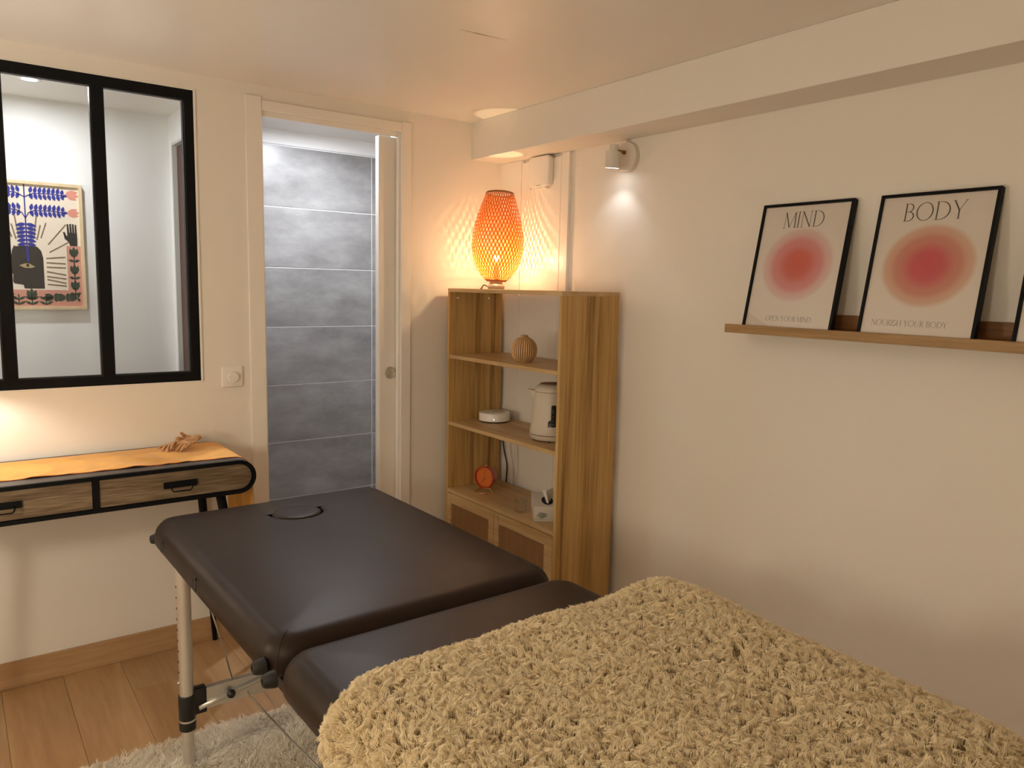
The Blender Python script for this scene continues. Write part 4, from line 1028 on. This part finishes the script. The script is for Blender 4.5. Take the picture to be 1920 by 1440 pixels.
# low globe on a stem: unseen fill lamp, added where the table's shadow points
sl_ = thing('fill_globe_lamp', 'unseen fill globe added on a thin stem by the left wall near the console', 'lamp', (-2.80, -1.15, 0))
glow('side_fill_glow', SOFT, P_SIDE_FILL / (4 * PI * 0.07 ** 2) / PI)
MB().lathe([(0.0, 0.0), (0.11, 0.0), (0.11, 0.012), (0.010, 0.018), (0.009, 1.04)], (-2.80, -1.15, 0), n=32).build('stand', 'black_metal', sl_, smooth=True, auto=0.6)
MB().lathe([(0.07 * math.sin(PI * i / 12), 1.105 - 0.07 * math.cos(PI * i / 12)) for i in range(13)], (-2.80, -1.15, 0), n=24, caps=False).build('globe', 'side_fill_glow', sl_, smooth=True)

# unseen globe floor lamp left of the camera, added as fill light
fl_ = thing('fill_floor_lamp', 'unseen globe floor lamp added as fill by the left wall beside the fleece blanket', 'lamp', (-2.78, -2.50, 0))
glow('globe_glow', SOFT, P_FILL / (4 * PI * 0.09 ** 2) / PI)
MB().lathe([(0.0, 0.0), (0.14, 0.0), (0.14, 0.015), (0.012, 0.022), (0.011, 1.17)], (-2.78, -2.50, 0), n=32).build('stand', 'black_metal', fl_, smooth=True, auto=0.6)
MB().lathe([(0.09 * math.sin(PI * i / 12), 1.26 - 0.09 * math.cos(PI * i / 12)) for i in range(13)], (-2.78, -2.50, 0), n=24, caps=False).build('globe', 'globe_glow', fl_, smooth=True)

# ------------------------------------------------------------------ white vent box on the closet door
vb = thing('wall_vent', 'white rounded plastic vent cover high on the closet door behind the lamp', 'vent', (-0.016, -0.296, 1.942))
def rrect(cx, cz_, hw, hh_, r, n=6, bow=0.0):
    p = []
    for (sx, sz, s_) in ((1, 1, 0), (-1, 1, PI / 2), (-1, -1, PI), (1, -1, 1.5 * PI)):
        for i in range(n + 1):
            a = s_ + PI / 2 * i / n; p.append((cx + sx * (hw - r) + r * math.cos(a), cz_ + sz * (hh_ - r) + r * math.sin(a)))
    return p
vbm = MB().prism(rrect(-0.326, 1.942, 0.072, 0.066, 0.018), -0.046, -0.0165, lambda a, b_, d: (d, a, b_))
vbm.build('cover', 'white_plastic', vb, bevel=0.006, seg=3, smooth=True, auto=0.7)
MB().box(-0.042, -0.016, -0.372, -0.280, 1.866, 1.878).build('lower_lip', 'white_plastic', vb, bevel=0.002)
MB().box(-0.0465, -0.0460, -0.345, -0.311, 1.8800, 1.8824).build('small_mark', 'mark_grey', vb)
MB().box(-0.0170, -0.0160, -0.2365, -0.2345, 1.872, 1.884).build('keyhole', 'dark_gap', vb)

# ------------------------------------------------------------------ picture ledge and framed posters
le = thing('picture_ledge', 'narrow oak picture ledge on the right wall holding the framed posters', 'shelf', (0, -2.2, 1.30))
LY0, LY1 = -3.30, -1.437
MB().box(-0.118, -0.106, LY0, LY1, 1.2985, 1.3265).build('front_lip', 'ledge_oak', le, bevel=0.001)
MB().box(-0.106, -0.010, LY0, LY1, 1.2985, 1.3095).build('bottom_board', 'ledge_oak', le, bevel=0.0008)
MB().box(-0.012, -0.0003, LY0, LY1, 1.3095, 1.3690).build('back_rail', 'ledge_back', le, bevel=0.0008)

# stroke font: thin serif capitals, unit height, each stroke (polyline, half widths)
def arc_(cx, cy, rx, ry, a0, a1, n=18): return [(cx + rx * math.cos(math.radians(a0 + (a1 - a0) * i / n)), cy + ry * math.sin(math.radians(a0 + (a1 - a0) * i / n))) for i in range(n + 1)]
TN, TK, SF = 0.016, 0.036, 0.013
def serif(x, y, w=0.09): return ([(x - w, y), (x + w, y)], [SF, SF])
def bowl(cx, cy, rx, ry, a0, a1):
    p = arc_(cx, cy, rx, ry, a0, a1); w = [TN + (TK - TN) * abs(math.cos(math.radians(a0 + (a1 - a0) * i / (len(p) - 1)))) ** 1.5 for i in range(len(p))]
    return (p, w)
def ln_(a, b_, w): return ([a, b_], [w, w])
GL = {
 'M': (0.98, [ln_((0.10, 0), (0.14, 1), TN), ln_((0.14, 1), (0.49, 0.02), TK), ln_((0.49, 0.02), (0.84, 1), TN), ln_((0.84, 1), (0.90, 0), TK), serif(0.10, 0.008), serif(0.90, 0.008), serif(0.10, 0.992, 0.06), serif(0.88, 0.992, 0.06)]),
 'I': (0.30, [ln_((0.15, 0), (0.15, 1), TK), serif(0.15, 0.008), serif(0.15, 0.992)]),
 'N': (0.86, [ln_((0.13, 0), (0.13, 1), TN), ln_((0.13, 1), (0.73, 0.0), TK), ln_((0.73, 0), (0.73, 1), TN), serif(0.13, 0.008), serif(0.11, 0.992, 0.07), serif(0.73, 0.992)]),
 'D': (0.88, [ln_((0.16, 0), (0.16, 1), TK), bowl(0.30, 0.5, 0.50, 0.49, 90, -90), ln_((0.06, 0.99), (0.31, 0.99), SF), ln_((0.06, 0.01), (0.31, 0.01), SF)]),
 'B': (0.68, [ln_((0.16, 0), (0.16, 1), TK), bowl(0.30, 0.76, 0.22, 0.23, 90, -90), bowl(0.30, 0.27, 0.29, 0.26, 90, -90), ln_((0.06, 0.99), (0.31, 0.99), SF), ln_((0.06, 0.01), (0.31, 0.01), SF), ln_((0.16, 0.53), (0.31, 0.53), SF)]),
 'O': (0.98, [bowl(0.49, 0.5, 0.42, 0.50, 0, 360)]),
 'Y': (0.78, [ln_((0.10, 1), (0.39, 0.45), TK), ln_((0.39, 0.45), (0.70, 1), TN), ln_((0.39, 0.46), (0.39, 0), TK), serif(0.39, 0.008), serif(0.10, 0.992, 0.08), serif(0.70, 0.992, 0.07)]),
 'P': (0.62, [ln_((0.16, 0), (0.16, 1), TK), bowl(0.30, 0.73, 0.24, 0.26, 90, -90), ln_((0.06, 0.99), (0.31, 0.99), SF), ln_((0.16, 0.47), (0.31, 0.47), SF), serif(0.16, 0.008)]),
 'R': (0.70, [ln_((0.16, 0), (0.16, 1), TK), bowl(0.30, 0.75, 0.23, 0.24, 90, -90), ln_((0.06, 0.99), (0.31, 0.99), SF), ln_((0.16, 0.51), (0.31, 0.51), SF), ln_((0.28, 0.51), (0.62, 0.0), TK), serif(0.16, 0.008), serif(0.62, 0.008, 0.06)]),
 'E': (0.60, [ln_((0.16, 0), (0.16, 1), TK), ln_((0.06, 0.99), (0.52, 0.99), SF), ln_((0.16, 0.52), (0.42, 0.52), SF), ln_((0.06, 0.01), (0.54, 0.01), SF), ln_((0.52, 0.99), (0.53, 0.88), SF), ln_((0.54, 0.01), (0.55, 0.13), SF)]),
 'U': (0.82, [ln_((0.15, 1), (0.15, 0.32), TK), (arc_(0.41, 0.32, 0.26, 0.32, 180, 360), [TN + 0.004] * 19), ln_((0.67, 0.32), (0.67, 1), TN), serif(0.15, 0.992), serif(0.67, 0.992)]),
 'S': (0.56, [bowl(0.28, 0.75, 0.20, 0.24, 20, 250), (arc_(0.28, 0.25, 0.22, 0.25, 70, -160), [TK] * 19)]),
 'H': (0.88, [ln_((0.15, 0), (0.15, 1), TK), ln_((0.73, 0), (0.73, 1), TK), ln_((0.15, 0.52), (0.73, 0.52), SF), serif(0.15, 0.008), serif(0.15, 0.992), serif(0.73, 0.008), serif(0.73, 0.992)]),
 ' ': (0.34, []),
}
def lettering(text, cx, z0, width, height, y):
    tot = sum(GL[c][0] for c in text); mb = MB(); k = width / tot; x = cx - width / 2
    for c in text:
        w, st_ = GL[c]
        for (pts, ws) in st_:
            pp = [Vector((x + p[0] * k, z0 + p[1] * height)) for p in pts]; n_ = len(pp); row0 = []; row1 = []
            for i in range(n_):
                d = (pp[min(i + 1, n_ - 1)] - pp[max(i - 1, 0)]); d = d.normalized() if d.length > 1e-9 else Vector((1, 0))
                nn_ = Vector((-d.y, d.x)) * (ws[i] * height)
                row0.append((pp[i].x + nn_.x, y, pp[i].y + nn_.y)); row1.append((pp[i].x - nn_.x, y, pp[i].y - nn_.y))
            mb.grid([row0, row1])
        x += w * k
    return mb
def poster(name, yc, z0, label, print_mat, words):
    W, Hh, D, B_ = 0.312, 0.412, 0.019, 0.0085
    leanA = math.asin(0.0835 / Hh)
    t = thing(name, label, 'framed poster', (-0.1045, yc, z0), None, (-leanA, 0, -PI / 2))
    f = MB(); w2 = W / 2
    f.box(-w2, w2, 0, D, Hh - B_, Hh); f.box(-w2, w2, 0, D, 0, B_); f.box(-w2, -w2 + B_, 0, D, B_, Hh - B_); f.box(w2 - B_, w2, 0, D, B_, Hh - B_)
    f.build('frame', 'black_metal', t, local=True)
    MB().box(-w2 + B_, w2 - B_, 0.0060, D - 0.003, B_, Hh - B_).build('print', print_mat, t, local=True)
    MB().box(-w2 + B_, w2 - B_, 0.0028, 0.0042, B_, Hh - B_).build('glass', 'poster_glass', t, local=True)
    for (txt, cx, zz, wd, ht) in words:
        lettering(txt, cx, zz, wd, ht, 0.0057).build('lettering', 'ink', t, local=True, fix=False)
    return t
ZP = 1.3100
poster('framed_poster', -1.648, ZP, 'black framed poster reading MIND with a round red glow on the picture ledge', 'mind_print', [('MIND', -0.004, 0.334, 0.142, 0.050), ('OPEN YOUR MIND', 0.004, 0.036, 0.160, 0.0165)])
poster('framed_poster', -2.040, ZP, 'black framed poster reading BODY with a round pink and orange glow on the picture ledge', 'body_print', [('BODY', -0.004, 0.334, 0.168, 0.050), ('NOURISH YOUR BODY', -0.018, 0.040, 0.205, 0.0165)])
poster('framed_poster', -2.437, ZP, 'black framed poster nearest the right end of the picture ledge, mostly out of view', 'third_print', [])

# ------------------------------------------------------------------ framed art print in the hall
AX0, AX1, AZ0, AZ1 = -2.112, -1.681, 1.290, 1.834
AY = 0.846
ap = thing('framed_art_print', 'pale wood framed art print with blue leaves and a black head behind the window', 'framed art', ((AX0 + AX1) / 2, 0.86, AZ0))
f = MB(); B_ = 0.014
f.box(AX0, AX1, AY - 0.010, 0.86, AZ1 - B_, AZ1); f.box(AX0, AX1, AY - 0.010, 0.86, AZ0, AZ0 + B_); f.box(AX0, AX0 + B_, AY - 0.010, 0.86, AZ0 + B_, AZ1 - B_); f.box(AX1 - B_, AX1, AY - 0.010, 0.86, AZ0 + B_, AZ1 - B_)
f.build('frame', 'pale_pine', ap, bevel=0.001)
MB().box(AX0 + B_, AX1 - B_, AY, 0.858, AZ0 + B_, AZ1 - B_).build('print', 'art_paper', ap)
ac = (AX0 + AX1) / 2; ahw = (AX1 - AX0) / 2 - B_; ahh = AZ1 - AZ0 - 2 * B_
def art(name, mat, polys, lay):
    """polys in print coordinates u (-1..1), v (0 top .. 1 bottom)"""
    mb = MB()
    for p in polys:
        mb.add([(ac + u * ahw, AY - 0.0004 - 0.0003 * lay, AZ1 - B_ - v * ahh) for u, v in p], [tuple(range(len(p)))])
    return tag(mb.build(name, mat, ap, fix=False), kind='stuff')
def leaf_(u, v, ang, L, w, n=5):
    d = (math.cos(ang), math.sin(ang)); nn_ = (-d[1], d[0]); asp = ahw / ahh * 1.0
    up = [(t / n, math.sin(PI * (t / n) ** 0.85) * w) for t in range(n + 1)]
    pts = [(a, b_) for a, b_ in up] + [(a, -b_) for a, b_ in reversed(up[1:-1])]
    return [(u + (d[0] * a * L + nn_[0] * b_), v + (d[1] * a * L + nn_[1] * b_) * asp) for a, b_ in pts]
def strip(pts, w):
    asp = ahw / ahh; out = []
    L = []; R_ = []
    for i in range(len(pts)):
        a = pts[max(i - 1, 0)]; b_ = pts[min(i + 1, len(pts) - 1)]; dx, dy = b_[0] - a[0], (b_[1] - a[1]) / asp; q = math.hypot(dx, dy) or 1
        L.append((pts[i][0] - dy / q * w, pts[i][1] + dx / q * w * asp)); R_.append((pts[i][0] + dy / q * w, pts[i][1] - dx / q * w * asp))
    for i in range(len(pts) - 1): out.append([L[i], L[i + 1], R_[i + 1], R_[i]])
    return out
blue = strip([(0, 0.0), (0, 0.50)], 0.012) + strip([(0, 0.5), (0.01, 0.63)], 0.022)
for s_ in (1, -1):
    for (v0, vb_) in ((0.065, 0.10), (0.205, 0.27)):
        blue += strip([(0, vb_ + 0.005), (s_ * 0.06, v0 + 0.025), (s_ * 0.16, v0 + 0.005), (s_ * 0.45, v0), (s_ * 0.72, v0 + 0.008)], 0.010)
        for i in range(8):
            u = 0.10 + i * 0.083
            blue.append(leaf_(s_ * u, v0 + 0.004, -PI / 2 + s_ * 0.22, 0.150 if i < 7 else 0.12, 0.036))
            blue.append(leaf_(s_ * u, v0 + 0.004, PI / 2 - s_ * 0.30, 0.140 if i < 7 else 0.11, 0.036))
        blue.append(leaf_(s_ * 0.70, v0 + 0.008, 0 if s_ > 0 else PI, 0.09, 0.03))
    for i in range(6):
        v = 0.315 + i * 0.032
        blue.append(leaf_(0, v + 0.006, (0.25 if s_ > 0 else PI - 0.25) * (1 if i % 2 else -0.6) if False else ((0.22 if s_ > 0 else PI - 0.22)), 0.20 - 0.004 * i, 0.040))
black = [[(-0.235, 0.50), (-0.20, 0.508), (-0.13, 0.502), (0.10, 0.498), (0.19, 0.508), (0.255, 0.54), (0.285, 0.60), (0.285, 0.852), (-0.085, 0.852), (-0.10, 0.822), (-0.26, 0.812), (-0.285, 0.795), (-0.275, 0.735), (-0.36, 0.715), (-0.345, 0.69), (-0.30, 0.60), (-0.27, 0.535)]]
hand_art = [[(0.80, 0.487), (0.78, 0.455), (0.705, 0.43), (0.675, 0.372), (0.71, 0.372), (0.745, 0.405), (0.757, 0.40), (0.752, 0.305), (0.785, 0.305), (0.797, 0.375), (0.806, 0.375), (0.802, 0.302), (0.838, 0.302), (0.847, 0.375), (0.856, 0.375), (0.853, 0.303), (0.886, 0.303), (0.895, 0.378), (0.903, 0.378), (0.905, 0.308), (0.935, 0.308), (0.945, 0.43), (0.94, 0.487)]]
black += hand_art + [[(-u, v) for u, v in p] for p in hand_art]
pink = [[(0.73, 0.487), (1.0, 0.487), (1.0, 1.0), (0.73, 1.0)], [(-1.0, 0.487), (-0.73, 0.487), (-0.73, 1.0), (-1.0, 1.0)], [(-0.73, 0.862), (0.73, 0.862), (0.73, 1.0), (-0.73, 1.0)]]
def tulip(u, v, ang, s_):
    p = [(-0.5, 0.0), (-0.42, -0.55), (-0.20, -0.35), (0.0, -0.75), (0.20, -0.35), (0.42, -0.55), (0.5, 0.0), (0.28, 0.42), (0.0, 0.55), (-0.28, 0.42)]
    c_, sn = math.cos(ang), math.sin(ang); asp = ahw / ahh
    return [(u + (a * c_ - b_ * sn) * s_, v + (a * sn + b_ * c_) * s_ * asp) for a, b_ in p]
rose = []
for s_ in (1, -1):
    rose += [tulip(s_ * 0.87, 0.062, s_ * PI * 0.55, 0.21), tulip(s_ * 0.88, 0.212, s_ * PI * 0.45, 0.19)]
green = []
for s_ in (1, -1):
    for v in (0.545, 0.69, 0.825):
        green.append(tulip(s_ * 0.865, v, 0, 0.18)); green += [leaf_(s_ * 0.865, v + 0.075, -0.35, 0.12, 0.03), leaf_(s_ * 0.865, v + 0.075, PI + 0.35, 0.12, 0.03)]
        green += strip([(s_ * 0.865, v + 0.02), (s_ * 0.865, v + 0.10)], 0.012)
    for u in (0.36, 0.58, 0.80):
        green.append(tulip(s_ * u, 0.925, -s_ * PI / 2, 0.17)); green += [leaf_(s_ * (u + 0.10), 0.925, -PI / 2 + s_ * 0.4, 0.11, 0.03), leaf_(s_ * (u + 0.10), 0.925, PI / 2 - s_ * 0.4, 0.11, 0.03)]
green.append(tulip(0.04, 0.905, 0, 0.20))
for s_ in (-0.20, 0.04, 0.30):
    green += strip([(s_, 0.90), (s_, 0.99)], 0.012)
    for q in (0.945, 0.985): green += [leaf_(s_, q, -0.5, 0.15, 0.028), leaf_(s_, q, PI + 0.5, 0.15, 0.028)]
rays = []
for (a, r0, r1) in ((-76, 0.36, 0.62), (-66, 0.34, 0.52), (-58, 0.40, 0.60), (-36, 0.42, 0.85), (-20, 0.38, 0.82)):
    for s_ in (1, -1):
        c_, sn = math.cos(math.radians(a)), math.sin(math.radians(a)); u0, v0 = 0.05 * s_, 0.62
        rays += strip([(u0 + s_ * c_ * r0, v0 + sn * r0 * 0.55), (u0 + s_ * c_ * r1, v0 + sn * r1 * 0.62)], 0.013)
for v0, v1 in ((0.60, 0.585), (0.635, 0.64), (0.672, 0.675), (0.71, 0.735), (0.75, 0.768), (0.775, 0.805), (0.815, 0.828)):
    for s_ in (1, -1): rays += strip([(s_ * (0.34 if s_ > 0 else 0.42), v0), (s_ * 0.70, v1)], 0.015)
art('printed_border', 'art_pink', pink, 0); art('printed_rays', 'art_taupe', rays, 0); art('printed_figure', 'art_black', black, 1)
art('printed_leaves', 'art_blue', blue, 2); art('printed_flowers', 'art_rose', rose, 1); art('printed_tulips', 'art_green', green, 1)
eye = [[(-0.16, 0.662), (-0.05, 0.645), (0.02, 0.645), (0.13, 0.672), (0.05, 0.683), (-0.06, 0.682)]]
art('printed_eye', 'art_gold', eye, 2); art('printed_pupil', 'art_black', [[(-0.03, 0.65), (0.02, 0.65), (0.02, 0.672), (-0.03, 0.672)]], 3)
